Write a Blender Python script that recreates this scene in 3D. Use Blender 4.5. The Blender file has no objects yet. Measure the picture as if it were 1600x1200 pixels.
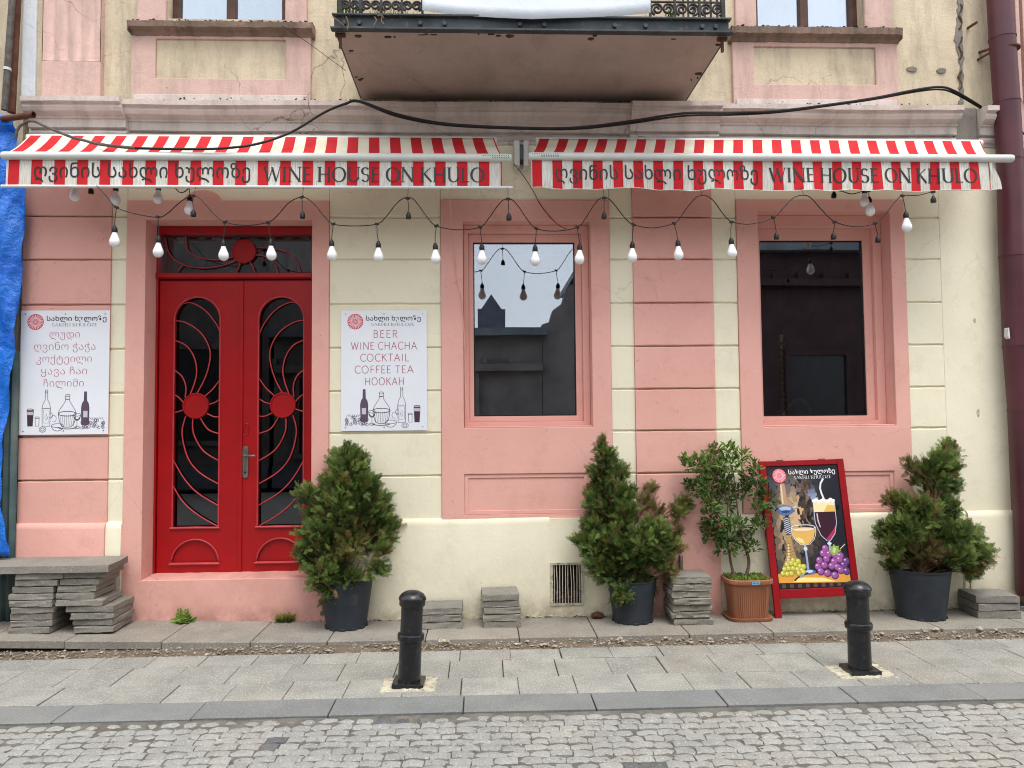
import bpy, bmesh, math, random
import numpy as np
from mathutils import Vector, Matrix
from mathutils.geometry import tessellate_polygon
random.seed(7); rng = np.random.default_rng(7)
R = random.uniform
scene = bpy.context.scene
COL = scene.collection

# ------------------------------------------------------------------ camera
CAM = Vector((0, -5.3, 1.40)); FPX = 1155.0
RIGHT = Vector((0.99920332, -0.03881036, -0.00929980))
UP = Vector((0.00746156, -0.04724363, 0.99885553))
FWD = Vector((0.03920530, 0.99812915, 0.04691640))
cam_data = bpy.data.cameras.new('camera'); cam = bpy.data.objects.new('camera', cam_data); COL.objects.link(cam)
cam.matrix_world = Matrix(((RIGHT.x, UP.x, -FWD.x, CAM.x), (RIGHT.y, UP.y, -FWD.y, CAM.y), (RIGHT.z, UP.z, -FWD.z, CAM.z), (0, 0, 0, 1)))
cam_data.sensor_width = 36; cam_data.lens = 36 * FPX / 1600; cam_data.clip_start = 0.05; cam_data.clip_end = 500
scene.camera = cam

# ------------------------------------------------------------------ world, sun, exposure
world = bpy.data.worlds.new('World'); scene.world = world; world.use_nodes = True
nt = world.node_tree; nt.nodes.clear()
w_out = nt.nodes.new('ShaderNodeOutputWorld'); w_bg = nt.nodes.new('ShaderNodeBackground')
sky = nt.nodes.new('ShaderNodeTexSky'); sky.sky_type = 'NISHITA'; sky.sun_disc = False
sky.sun_elevation = math.radians(66); sky.sun_rotation = math.radians(160)
sky.air_density = 1.0; sky.dust_density = 3.0
w_tc = nt.nodes.new('ShaderNodeTexCoord'); w_no = nt.nodes.new('ShaderNodeTexNoise'); w_no.inputs['Scale'].default_value = 2.2
w_no.inputs['Detail'].default_value = 6
w_rm = nt.nodes.new('ShaderNodeMapRange'); w_rm.inputs['From Min'].default_value = .3; w_rm.inputs['From Max'].default_value = .72
w_cc = nt.nodes.new('ShaderNodeMix'); w_cc.data_type = 'RGBA'
w_cc.inputs['A'].default_value = (7.6, 8.0, 8.6, 1); w_cc.inputs['B'].default_value = (12.0, 12.1, 12.2, 1)
w_mx = nt.nodes.new('ShaderNodeMix'); w_mx.data_type = 'RGBA'; w_mx.inputs['Factor'].default_value = .82
nt.links.new(w_tc.outputs['Generated'], w_no.inputs['Vector']); nt.links.new(w_no.outputs['Fac'], w_rm.inputs['Value'])
nt.links.new(w_rm.outputs['Result'], w_cc.inputs['Factor'])
nt.links.new(sky.outputs['Color'], w_mx.inputs['A']); nt.links.new(w_cc.outputs['Result'], w_mx.inputs['B'])
nt.links.new(w_mx.outputs['Result'], w_bg.inputs['Color']); w_bg.inputs['Strength'].default_value = .10
nt.links.new(w_bg.outputs['Background'], w_out.inputs['Surface'])
sun_d = bpy.data.lights.new('sun', 'SUN'); sun_d.energy = 1.2; sun_d.angle = math.radians(28); sun_d.color = (1, .975, .94)
sun = bpy.data.objects.new('sun', sun_d); COL.objects.link(sun)
_el, _az = math.radians(66), math.radians(160)          # azimuth from +Y towards +X: behind the camera, a little to the right
_sd = Vector((math.sin(_az) * math.cos(_el), math.cos(_az) * math.cos(_el), math.sin(_el)))
sun.rotation_euler = _sd.to_track_quat('Z', 'Y').to_euler()
vs = scene.view_settings; vs.view_transform = 'Standard'; vs.look = 'None'; vs.exposure = 1.04
scene.cycles.filter_width = 1.05; vs.gamma = 1; vs.use_curve_mapping = False

# ------------------------------------------------------------------ pixel -> place helpers
def ray(px, py): return RIGHT * ((px - 800) / FPX) + UP * ((600 - py) / FPX) + FWD
def on_y(px, py, Y=0.0):
    d = ray(px, py); return CAM + d * ((Y - CAM.y) / d.y)
def on_z(px, py, Z=0.0):
    d = ray(px, py); return CAM + d * ((Z - CAM.z) / d.z)
def WX(px, py=650, Y=0.0): return on_y(px, py, Y).x
def WZ(px, py, Y=0.0): return on_y(px, py, Y).z
def ppm(Y): return FPX / (Y + 5.3)

# ------------------------------------------------------------------ materials
def S(r, g, b):
    f = lambda c: (c / 255 / 12.92) if c / 255 <= .04045 else ((c / 255 + .055) / 1.055) ** 2.4
    return (f(r), f(g), f(b))
def new_mat(name):
    m = bpy.data.materials.new(name); m.use_nodes = True; t = m.node_tree
    return m, t, t.nodes['Principled BSDF']
def N(t, kind, **kw):
    n = t.nodes.new(kind)
    for k, v in kw.items():
        if k in n.inputs: n.inputs[k].default_value = v
        else: setattr(n, k, v)
    return n
def mixc(t, fac, a, b, blend='MIX'):
    m = t.nodes.new('ShaderNodeMix'); m.data_type = 'RGBA'; m.blend_type = blend
    for s, v in (('Factor', fac), ('A', a), ('B', b)):
        if isinstance(v, bpy.types.NodeSocket): t.links.new(v, m.inputs[s])
        elif s == 'Factor': m.inputs[s].default_value = v
        else: m.inputs[s].default_value = (*v[:3], 1)
    return m.outputs['Result']
def noise(t, scale, detail=4, rough=.55, stretch=None, dist=0, obj=False):
    g = t.nodes.new('ShaderNodeTexCoord') if obj else t.nodes.new('ShaderNodeNewGeometry')
    src = g.outputs['Object'] if obj else g.outputs['Position']
    if stretch:
        mp = t.nodes.new('ShaderNodeMapping'); mp.inputs['Scale'].default_value = stretch
        t.links.new(src, mp.inputs['Vector']); src = mp.outputs['Vector']
    n = t.nodes.new('ShaderNodeTexNoise'); n.inputs['Scale'].default_value = scale; n.inputs['Detail'].default_value = detail
    n.inputs['Roughness'].default_value = rough; n.inputs['Distortion'].default_value = dist
    t.links.new(src, n.inputs['Vector']); return n.outputs['Fac']
def ramp(t, v, lo, hi, a=0.0, b=1.0):
    m = t.nodes.new('ShaderNodeMapRange'); m.inputs['From Min'].default_value = lo; m.inputs['From Max'].default_value = hi
    m.inputs['To Min'].default_value = a; m.inputs['To Max'].default_value = b; t.links.new(v, m.inputs['Value']); return m.outputs['Result']
def mul(t, a, b):
    m = t.nodes.new('ShaderNodeMath'); m.operation = 'MULTIPLY'
    for i, v in enumerate((a, b)):
        if isinstance(v, bpy.types.NodeSocket): t.links.new(v, m.inputs[i])
        else: m.inputs[i].default_value = v
    return m.outputs[0]
def posz(t):
    g = t.nodes.new('ShaderNodeNewGeometry'); s = t.nodes.new('ShaderNodeSeparateXYZ'); t.links.new(g.outputs['Position'], s.inputs[0]); return s.outputs
def bump(t, p, h, strength=.3, dist=.01):
    b = t.nodes.new('ShaderNodeBump'); b.inputs['Strength'].default_value = strength; b.inputs['Distance'].default_value = dist
    t.links.new(h, b.inputs['Height']); t.links.new(b.outputs['Normal'], p.inputs['Normal'])
def mat(name, c, c2=None, scale=3, rough=.8, bs=60, bstr=.25, bdist=.004, metal=0, spec=.3, rand=0, grime=None, gscale=4, glo=.5, ghi=.75, gstretch=None, obj=False):
    """plain procedural surface: two tones mixed by noise, optional blotches of grime, fine relief"""
    m, t, p = new_mat(name)
    c2 = c2 or tuple(x * .86 for x in c)
    col = mixc(t, ramp(t, noise(t, scale, 5, obj=obj), .35, .68), c, c2)
    if rand:
        oi = t.nodes.new('ShaderNodeObjectInfo')
        hs = t.nodes.new('ShaderNodeHueSaturation'); t.links.new(col, hs.inputs['Color'])
        t.links.new(ramp(t, oi.outputs['Random'], 0, 1, 1 - rand, 1 + rand), hs.inputs['Value']); col = hs.outputs['Color']
    if grime: col = mixc(t, ramp(t, noise(t, gscale, 7, .65, stretch=gstretch, obj=obj), glo, ghi), col, grime)
    t.links.new(col, p.inputs['Base Color'])
    p.inputs['Roughness'].default_value = rough; p.inputs['Metallic'].default_value = metal; p.inputs['Specular IOR Level'].default_value = spec
    if bstr: bump(t, p, noise(t, bs, 5, .6, obj=obj), bstr, bdist)
    return m

def plaster(name, c, c2, dirt=S(120, 105, 92), base=.0, weather=0.0, stain=S(92, 84, 74)):
    """painted render: mottled tone, hairline relief, grime at its foot, streaks when weathered"""
    m, t, p = new_mat(name)
    col = mixc(t, ramp(t, noise(t, 1.7, 6, .6), .32, .7), c, c2)
    col = mixc(t, ramp(t, noise(t, 14, 5, .7), .55, .8, 0, .30), col, tuple(x * .82 for x in c))
    z = posz(t)[2]
    col = mixc(t, ramp(t, noise(t, .55, 4, .55), .42, .66, 0, .30), col, tuple(min(1, x * 1.10 + .02) for x in c))
    col = mixc(t, ramp(t, noise(t, 3.1, 9, .72), .54, .74, 0, .26), col, dirt)
    if base:
        low = mul(t, ramp(t, z, base, 0.0), ramp(t, noise(t, 7, 7, .7), .36, .66))
        col = mixc(t, low, col, dirt)
        low = mul(t, mul(t, ramp(t, z, .55, 0.0), ramp(t, noise(t, 2.4, 9, .75, stretch=(1, 1, .7)), .42, .72)), .45)
        col = mixc(t, low, col, dirt)
    # hairline cracks: edges of a warped cell pattern, kept only here and there
    g = t.nodes.new('ShaderNodeNewGeometry'); nw = t.nodes.new('ShaderNodeTexNoise'); nw.inputs['Scale'].default_value = 3.5; nw.inputs['Detail'].default_value = 7
    t.links.new(g.outputs['Position'], nw.inputs['Vector']); vm = t.nodes.new('ShaderNodeVectorMath'); vm.operation = 'MULTIPLY_ADD'; vm.inputs[1].default_value = (.28, .28, .28)
    t.links.new(nw.outputs['Color'], vm.inputs[0]); t.links.new(g.outputs['Position'], vm.inputs[2])
    vo = t.nodes.new('ShaderNodeTexVoronoi'); vo.feature = 'DISTANCE_TO_EDGE'; vo.inputs['Scale'].default_value = 1.25; t.links.new(vm.outputs[0], vo.inputs['Vector'])
    ck = mul(t, ramp(t, vo.outputs['Distance'], .0045, .0015), ramp(t, noise(t, 1.1, 3, .5), .50 - .06 * bool(weather), .60, 0, .6 if weather else .16))
    col = mixc(t, ck, col, tuple(x * .42 for x in dirt))
    sp = mul(t, ramp(t, noise(t, 38, 3, .5), .70, .76), .5)
    col = mixc(t, sp, col, dirt)
    if weather:
        st = mul(t, ramp(t, noise(t, 2.6, 8, .72, stretch=(2.2, 1, .5)), .46, .72), weather)
        col = mixc(t, st, col, stain)
        st2 = mul(t, ramp(t, noise(t, 9, 8, .75, stretch=(1.5, 1, .35)), .56, .72), weather * .8)
        col = mixc(t, st2, col, tuple(x * .55 for x in c))
    t.links.new(col, p.inputs['Base Color']); p.inputs['Roughness'].default_value = .78; p.inputs['Specular IOR Level'].default_value = .25
    h = t.nodes.new('ShaderNodeMath'); h.operation = 'ADD'
    t.links.new(mul(t, noise(t, 5, 5, .6), 1.0), h.inputs[0]); t.links.new(mul(t, noise(t, 70, 5, .6), .16 + .25 * weather), h.inputs[1])
    bump(t, p, h.outputs[0], .5, .012 + .02 * weather)
    return m

M = {}
M['cream'] = plaster('cream_paint', S(236, 229, 204), S(230, 223, 197), S(150, 136, 112), .16)
M['pink'] = plaster('pink_paint', S(227, 173, 161), S(220, 164, 152), S(150, 108, 94), .13)
M['pink_step'] = plaster('scuffed_pink_step', S(222, 164, 152), S(204, 150, 138), S(132, 100, 86), .3, weather=.28)
M['cream_up'] = plaster('weathered_cream', S(210, 194, 167), S(192, 177, 151), weather=.5)
M['pink_up'] = plaster('weathered_pink', S(208, 172, 162), S(198, 170, 158), weather=.38)
M['mauve'] = plaster('cornice_paint', S(210, 197, 190), S(196, 183, 176), weather=.42)
M['soffit'] = plaster('soffit_paint', S(176, 158, 148), S(164, 146, 137), weather=.25)
M['whitewash'] = plaster('whitewash', S(214, 218, 222), S(200, 204, 208), weather=.2)
M['cement'] = plaster('grey_cement', S(136, 130, 122), S(110, 104, 98), weather=.5)
M['old_ledge'] = plaster('mossy_ledge', S(150, 122, 110), S(110, 98, 84), weather=.9, stain=S(58, 56, 44))
M['red'] = mat('red_door_paint', S(166, 8, 16), S(154, 7, 14), 6, .36, 40, .06, .002, spec=.4, grime=S(128, 30, 30), gscale=7, glo=.58, ghi=.8)
M['red_trim'] = mat('red_rod_paint', S(190, 66, 70), S(172, 52, 58), 10, .5, 60, .1)
M['red_frame'] = mat('red_frame_paint', S(150, 8, 22), S(134, 7, 18), 8, .5, 60, .1)
M['fab_red'] = mat('red_canvas', S(196, 32, 40), S(178, 24, 34), 4, .85, 300, .2, .001, grime=S(160, 40, 44), gscale=16, glo=.5, ghi=.75, gstretch=(5, 1, .5))
M['fab_white'] = mat('white_canvas', S(216, 213, 206), S(196, 192, 183), 5, .88, 300, .2, .001, grime=S(142, 138, 128), gscale=26, glo=.46, ghi=.74, gstretch=(7, 1, .4))
M['fab_top'] = mat('white_canvas_top', S(222, 214, 196), S(206, 196, 174), 5, .88, 300, .2, .001)
M['bar'] = mat('white_aluminium', S(208, 210, 206), S(196, 198, 194), 6, .4, 80, .05, spec=.5)
M['black_metal'] = mat('black_cast_iron', S(28, 30, 33), S(17, 18, 20), 14, .30, 55, .18, .004, spec=.5, grime=S(74, 74, 72), gscale=22, glo=.56, ghi=.80)
M['black_rubber'] = mat('black_cable', S(18, 17, 17), S(28, 26, 25), 30, .5, 60, .1)
M['grey_cable'] = mat('grey_cable', S(96, 90, 84), S(70, 66, 62), 30, .6, 60, .1)
M['pot'] = mat('dark_plastic_pot', S(40, 45, 52), S(50, 55, 61), 8, .55, 30, .12, .003, grime=S(92, 92, 88), gscale=9, glo=.6, ghi=.9)
M['terracotta'] = mat('terracotta_plastic', S(158, 104, 76), S(142, 92, 66), 7, .6, 40, .15, grime=S(180, 140, 112), gscale=12, glo=.6, ghi=.9)
M['soil'] = mat('potting_soil', S(58, 44, 34), S(36, 28, 22), 30, .95, 90, .8, .01)
M['moss'] = mat('moss', S(70, 92, 34), S(48, 66, 24), 40, .95, 140, 1, .01)
M['moss_dark'] = mat('dark_dry_moss', S(78, 74, 58), S(50, 48, 40), 40, .95, 140, 1, .01)
M['bark'] = mat('bark', S(112, 92, 74), S(78, 62, 48), 30, .9, 90, .6, .004)
M['twig'] = mat('dry_twig', S(142, 112, 84), S(104, 80, 60), 30, .9, 90, .4, .002)
M['bulb'] = mat('opal_bulb', S(238, 238, 240), S(230, 230, 232), 6, .25, 60, 0, spec=.5)
M['sign_white'] = mat('white_sign_sheet', S(234, 236, 242), S(228, 231, 239), 3, .35, 60, .03, spec=.5)
M['steel'] = mat('brushed_steel', S(150, 146, 140), S(118, 112, 106), 20, .35, 90, .2, metal=.8)
M['iron'] = mat('painted_iron', S(66, 72, 76), S(48, 53, 57), 8, .6, 50, .35, .004, grime=S(120, 112, 100), gscale=20, glo=.58, ghi=.8)
M['wrought'] = mat('wrought_iron', S(44, 42, 44), S(62, 58, 60), 20, .6, 60, .3)
M['rust'] = mat('rusty_steel', S(104, 66, 50), S(72, 46, 38), 14, .85, 60, .5)
M['maroon'] = mat('maroon_downpipe', S(86, 38, 48), S(72, 30, 40), 3, .45, 50, .12, .003, spec=.5, grime=S(140, 110, 108), gscale=26, glo=.68, ghi=.86)
M['brown_frame'] = mat('brown_window_frame', S(86, 56, 44), S(66, 42, 34), 9, .5, 60, .2)
M['curtain'] = mat('white_curtain', S(226, 226, 222), S(212, 212, 210), 4, .9, 60, 0)
M['tarp'] = mat('blue_tarp', S(14, 112, 212), S(8, 94, 196), 5, .36, 18, .8, .03, spec=.5, grime=S(60, 140, 225), gscale=12, glo=.6, ghi=.8)
M['corrugated'] = mat('weathered_corrugated_sheet', S(88, 106, 106), S(66, 84, 86), 7, .75, 40, .3, grime=S(126, 110, 92), gscale=9, glo=.55, ghi=.8, gstretch=(3, 1, .3))
M['banner'] = mat('white_banner', S(226, 232, 240), S(218, 226, 236), 3, .6, 8, .25, .02)
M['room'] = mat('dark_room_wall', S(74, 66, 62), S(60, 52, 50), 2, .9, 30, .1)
M['brass'] = mat('brass', S(196, 160, 84), S(150, 118, 60), 20, .3, 60, .1, metal=.9)
M['vent_bar'] = mat('white_vent_bar', S(214, 206, 192), S(190, 180, 164), 30, .7, 80, .2)
M['rubble'] = mat('rubble_fill', S(104, 78, 66), S(66, 50, 44), 20, .95, 60, .8, .01)
M['opposite'] = mat('dark_opposite_render', S(126, 120, 118), S(98, 93, 92), 2, .85, 20, .2)
M['opposite_red'] = mat('opposite_maroon_render', S(70, 50, 52), S(54, 40, 42), 2, .85, 20, .2)
M['roof_metal'] = mat('grey_sheet_roof', S(112, 120, 128), S(90, 98, 104), 3, .5, 20, .2)
M['tower'] = mat('tower_cladding', S(92, 98, 112), S(74, 80, 94), 3, .7, 20, .2)

def stone_mat(name, a, b, fleck, warm, rand=.10, bstr=.6):
    m, t, p = new_mat(name)
    col = mixc(t, ramp(t, noise(t, 5, 6, .6), .35, .7), a, b)
    oi = t.nodes.new('ShaderNodeObjectInfo')
    hs = t.nodes.new('ShaderNodeHueSaturation'); t.links.new(col, hs.inputs['Color'])
    t.links.new(ramp(t, oi.outputs['Random'], 0, 1, 1 - rand, 1 + rand), hs.inputs['Value']); col = hs.outputs['Color']
    col = mixc(t, ramp(t, noise(t, 1.1, 5, .6), .5, .72, 0, .55), col, warm)
    col = mixc(t, ramp(t, noise(t, 110, 3, .7), .54, .68, 0, .75), col, fleck)
    col = mixc(t, ramp(t, noise(t, 85, 3, .7, stretch=(1, 1.3, 1)), .55, .68, 0, .65), col, tuple(x * .55 for x in a))
    col = mixc(t, ramp(t, noise(t, 3.3, 7, .7), .57, .75, 0, .45), col, S(112, 104, 92))
    t.links.new(col, p.inputs['Base Color']); p.inputs['Roughness'].default_value = .85; p.inputs['Specular IOR Level'].default_value = .3
    bump(t, p, noise(t, 120, 5, .65), bstr, .004)
    return m
M['slab'] = stone_mat('granite_paving', S(150, 149, 141), S(126, 126, 120), S(204, 203, 196), S(154, 139, 120))
M['slab_dark'] = stone_mat('stacked_stone', S(142, 138, 129), S(120, 116, 109), S(170, 167, 159), S(136, 128, 114), .16, .7)
M['back_slab'] = stone_mat('dusty_paving', S(146, 140, 130), S(126, 121, 112), S(190, 187, 178), S(142, 132, 114))
M['kerb'] = stone_mat('grey_kerb_stone', S(124, 126, 124), S(112, 114, 113), S(150, 151, 148), S(138, 134, 126), .06, .35)
M['cobble'] = stone_mat('granite_cobble', S(152, 151, 146), S(132, 132, 128), S(190, 189, 184), S(152, 143, 128), .10, 1.0)
M['cobble_tar'] = stone_mat('tar_stained_cobble', S(84, 86, 90), S(104, 104, 104), S(132, 132, 130), S(110, 106, 100), .2, 1.0)
M['mortar'] = mat('pale_mortar', S(206, 200, 178), S(176, 168, 146), 16, .95, 60, 1, .01, grime=S(96, 88, 76), gscale=30, glo=.5, ghi=.75)
M['rock'] = mat('pale_rubble', S(170, 162, 148), S(134, 124, 110), 12, .95, 60, .8, .006, rand=.2)
M['dirt'] = mat('bare_dirt', S(122, 108, 92), S(92, 80, 67), 9, .97, 80, 1, .012, grime=S(160, 150, 134), gscale=45, glo=.58, ghi=.7)
M['joint'] = mat('sandy_joint_fill', S(116, 113, 105), S(90, 87, 80), 12, .97, 120, .8, .008, grime=S(66, 62, 58), gscale=8, glo=.55, ghi=.75)

M['tar'] = mat('worn_tar_patch', S(92, 93, 97), S(112, 112, 112), 18, .8, 60, .8, .006, grime=S(136, 134, 128), gscale=26, glo=.5, ghi=.68)
def foliage_mat(name, dark, light, brown):
    m, t, p = new_mat(name)
    a = t.nodes.new('ShaderNodeAttribute'); a.attribute_name = 'tint'
    s = t.nodes.new('ShaderNodeSeparateColor'); t.links.new(a.outputs['Color'], s.inputs['Color'])
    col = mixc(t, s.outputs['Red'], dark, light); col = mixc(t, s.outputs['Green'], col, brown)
    t.links.new(col, p.inputs['Base Color']); p.inputs['Roughness'].default_value = .6; p.inputs['Specular IOR Level'].default_value = .25
    out = t.nodes['Material Output']; tr = t.nodes.new('ShaderNodeBsdfTranslucent'); t.links.new(col, tr.inputs['Color'])
    mx = t.nodes.new('ShaderNodeMixShader'); mx.inputs[0].default_value = .22
    t.links.new(p.outputs[0], mx.inputs[1]); t.links.new(tr.outputs[0], mx.inputs[2]); t.links.new(mx.outputs[0], out.inputs['Surface'])
    return m
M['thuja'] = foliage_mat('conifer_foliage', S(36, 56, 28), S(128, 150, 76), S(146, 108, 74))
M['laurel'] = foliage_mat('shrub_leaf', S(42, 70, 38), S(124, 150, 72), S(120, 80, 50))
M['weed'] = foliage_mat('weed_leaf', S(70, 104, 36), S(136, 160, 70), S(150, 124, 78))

def print_mat():
    m, t, p = new_mat('printed_ink'); a = t.nodes.new('ShaderNodeAttribute'); a.attribute_name = 'Col'
    t.links.new(a.outputs['Color'], p.inputs['Base Color']); p.inputs['Roughness'].default_value = .45; return m
M['print'] = print_mat()
def glass_mat(name, refl, tint):
    m = bpy.data.materials.new(name); m.use_nodes = True; t = m.node_tree; t.nodes.clear()
    o = t.nodes.new('ShaderNodeOutputMaterial'); g = t.nodes.new('ShaderNodeBsdfGlossy'); g.inputs['Roughness'].default_value = .004
    g.inputs['Color'].default_value = (.86, .92, 1, 1)
    tr = t.nodes.new('ShaderNodeBsdfTransparent'); tr.inputs['Color'].default_value = (*tint, 1)
    lw = t.nodes.new('ShaderNodeFresnel'); lw.inputs['IOR'].default_value = 1.5
    ad = t.nodes.new('ShaderNodeMath'); ad.operation = 'ADD'; ad.use_clamp = True; ad.inputs[1].default_value = refl
    mx = t.nodes.new('ShaderNodeMixShader'); t.links.new(lw.outputs[0], ad.inputs[0]); t.links.new(ad.outputs[0], mx.inputs[0])
    t.links.new(tr.outputs[0], mx.inputs[1]); t.links.new(g.outputs[0], mx.inputs[2])
    nz = t.nodes.new('ShaderNodeTexNoise'); nz.inputs['Scale'].default_value = 1.2; ge = t.nodes.new('ShaderNodeNewGeometry')
    bp = t.nodes.new('ShaderNodeBump'); bp.inputs['Strength'].default_value = .05; bp.inputs['Distance'].default_value = .01
    t.links.new(ge.outputs['Position'], nz.inputs['Vector']); t.links.new(nz.outputs['Fac'], bp.inputs['Height']); t.links.new(bp.outputs[0], g.inputs['Normal'])
    t.links.new(mx.outputs[0], o.inputs['Surface']); return m
M['glass'] = glass_mat('reflective_glass', .17, (.85, .87, .88))
M['glass_transom'] = glass_mat('transom_glass', .09, (.6, .6, .62))
M['glass_up'] = glass_mat('upper_window_glass', .30, (.75, .8, .82))
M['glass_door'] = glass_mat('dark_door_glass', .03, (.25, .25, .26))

# ------------------------------------------------------------------ object helpers
def link(o, parent=None):
    COL.objects.link(o)
    if parent is not None: o.parent = parent
    return o
def tag(o, label=None, cat=None, group=None, kind=None):
    for k, v in (('label', label), ('category', cat), ('group', group), ('kind', kind)):
        if v: o[k] = v
    return o
def empty(name, loc=(0, 0, 0), rot=(0, 0, 0), parent=None, **kw):
    o = bpy.data.objects.new(name, None); link(o, parent); o.location = loc; o.rotation_euler = rot; o.empty_display_size = .1
    return tag(o, **kw)
class MB:
    def __init__(s): s.v = []; s.f = []; s.m = []; s.c = None
    def quad(s, a, b, c, d, mi=0):
        n = len(s.v); s.v += [tuple(a), tuple(b), tuple(c), tuple(d)]; s.f.append((n, n + 1, n + 2, n + 3)); s.m.append(mi)
    def box(s, x0, x1, y0, y1, z0, z1, mi=0, T=None):
        n = len(s.v); P = [(x0, y0, z0), (x1, y0, z0), (x1, y1, z0), (x0, y1, z0), (x0, y0, z1), (x1, y0, z1), (x1, y1, z1), (x0, y1, z1)]
        if T is not None: P = [tuple(T @ Vector(p)) for p in P]
        s.v += P
        for f in ((0, 3, 2, 1), (4, 5, 6, 7), (0, 1, 5, 4), (1, 2, 6, 5), (2, 3, 7, 6), (3, 0, 4, 7)): s.f.append(tuple(n + i for i in f)); s.m.append(mi)
        return s
    def tube(s, pts, r, n=8, mi=0, caps=True, closed=False):
        pts = [Vector(p) for p in pts]; k = len(pts); rs = r if isinstance(r, (list, tuple)) else [r] * k
        base = len(s.v); up = None
        for i, p in enumerate(pts):
            if closed: d = pts[(i + 1) % k] - pts[i - 1]
            else: d = pts[min(i + 1, k - 1)] - pts[max(i - 1, 0)]
            d = d.normalized() if d.length > 1e-9 else Vector((0, 0, 1))
            if up is None: up = Vector((0, 0, 1)) if abs(d.z) < .9 else Vector((1, 0, 0))
            a = d.cross(up); a = a.normalized() if a.length > 1e-6 else d.orthogonal().normalized(); b = a.cross(d).normalized(); up = b
            for j in range(n):
                t = 2 * math.pi * j / n; s.v.append(tuple(p + (a * math.cos(t) + b * math.sin(t)) * rs[i]))
        for i in range(k if closed else k - 1):
            for j in range(n):
                a0 = base + i * n; b0 = base + ((i + 1) % k) * n
                s.f.append((a0 + j, b0 + j, b0 + (j + 1) % n, a0 + (j + 1) % n)); s.m.append(mi)
        if caps and not closed:
            s.f.append(tuple(base + j for j in range(n))); s.m.append(mi)
            s.f.append(tuple(base + (k - 1) * n + j for j in reversed(range(n)))); s.m.append(mi)
        return s
    def lathe(s, prof, c=(0, 0, 0), n=24, mi=0, caps=True, sq=None):
        c = Vector(c); base = len(s.v)
        for r, z in prof:
            for j in range(n):
                t = 2 * math.pi * j / n; x, y = math.cos(t), math.sin(t)
                if sq:
                    k = (abs(x) ** sq[0] + abs(y) ** sq[0]) ** (-1 / sq[0]); x *= k; y *= k * sq[1]
                s.v.append((c.x + r * x, c.y + r * y, c.z + z))
        for i in range(len(prof) - 1):
            for j in range(n):
                s.f.append((base + i * n + j, base + i * n + (j + 1) % n, base + (i + 1) * n + (j + 1) % n, base + (i + 1) * n + j)); s.m.append(mi)
        if caps:
            s.f.append(tuple(base + j for j in reversed(range(n)))); s.m.append(mi)
            s.f.append(tuple(base + (len(prof) - 1) * n + j for j in range(n))); s.m.append(mi)
        return s
    def grid(s, rows, mi=None):
        n = len(s.v); h = len(rows); w = len(rows[0])
        for r in rows: s.v += [tuple(p) for p in r]
        for i in range(h - 1):
            for j in range(w - 1):
                s.f.append((n + i * w + j, n + i * w + j + 1, n + (i + 1) * w + j + 1, n + (i + 1) * w + j)); s.m.append(mi(i, j) if callable(mi) else (mi or 0))
        return s
    def prism(s, outer, holes, y0, y1, mi=0):
        """plate in the XZ plane with holes, front at y0, back at y1"""
        loops = [outer] + list(holes); tri = tessellate_polygon([[Vector((x, z, 0)) for x, z in L] for L in loops])
        flat = [p for L in loops for p in L]; n = len(s.v)
        s.v += [(x, y0, z) for x, z in flat] + [(x, y1, z) for x, z in flat]; k = len(flat)
        for a, b, c in tri:
            pa, pb, pc = flat[a], flat[b], flat[c]
            cr = (pb[0] - pa[0]) * (pc[1] - pa[1]) - (pb[1] - pa[1]) * (pc[0] - pa[0])
            if cr < 0: b, c = c, b
            s.f.append((n + a, n + b, n + c)); s.m.append(mi); s.f.append((n + k + a, n + k + c, n + k + b)); s.m.append(mi)
        o = 0
        for li, L in enumerate(loops):
            area = sum(L[i][0] * L[(i + 1) % len(L)][1] - L[(i + 1) % len(L)][0] * L[i][1] for i in range(len(L)))
            fl = (area > 0) == (li == 0)
            for i in range(len(L)):
                a, b = n + o + i, n + o + (i + 1) % len(L)
                s.f.append((a, a + k, b + k, b) if fl else (a, b, b + k, a + k)); s.m.append(mi)
            o += len(L)
        return s
    def mesh(s, name, mats, smooth=False):
        me = bpy.data.meshes.new(name); me.from_pydata(s.v, [], s.f)
        for m in (mats if isinstance(mats, (list, tuple)) else [mats]): me.materials.append(M[m] if isinstance(m, str) else m)
        if any(s.m): me.polygons.foreach_set('material_index', s.m)
        if smooth: me.polygons.foreach_set('use_smooth', [True] * len(me.polygons)); me.set_sharp_from_angle(angle=math.radians(smooth if smooth is not True else 40))
        me.update(); return me
    def build(s, name, mats, parent=None, smooth=False, bev=0, seg=2, loc=None, **kw):
        o = bpy.data.objects.new(name, s.mesh(name, mats, smooth)); link(o, parent)
        if loc is not None: o.location = loc
        if bev: add_bevel(o, bev, seg)
        return tag(o, **kw)
def add_bevel(o, w, seg=2):
    b = o.modifiers.new('Bevel', 'BEVEL'); b.width = w; b.segments = seg; b.limit_method = 'ANGLE'; b.angle_limit = math.radians(40)
def bez(pts, n=6):
    """smooth curve through the points (Catmull-Rom)"""
    P = [Vector(p) for p in pts]; out = []
    for i in range(len(P) - 1):
        p0 = P[max(i - 1, 0)]; p1 = P[i]; p2 = P[i + 1]; p3 = P[min(i + 2, len(P) - 1)]
        for k in range(n):
            t = k / n; out.append(.5 * ((2 * p1) + (p2 - p0) * t + (2 * p0 - 5 * p1 + 4 * p2 - p3) * t * t + (3 * p1 - p0 - 3 * p2 + p3) * t ** 3))
    out.append(P[-1]); return out

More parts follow.
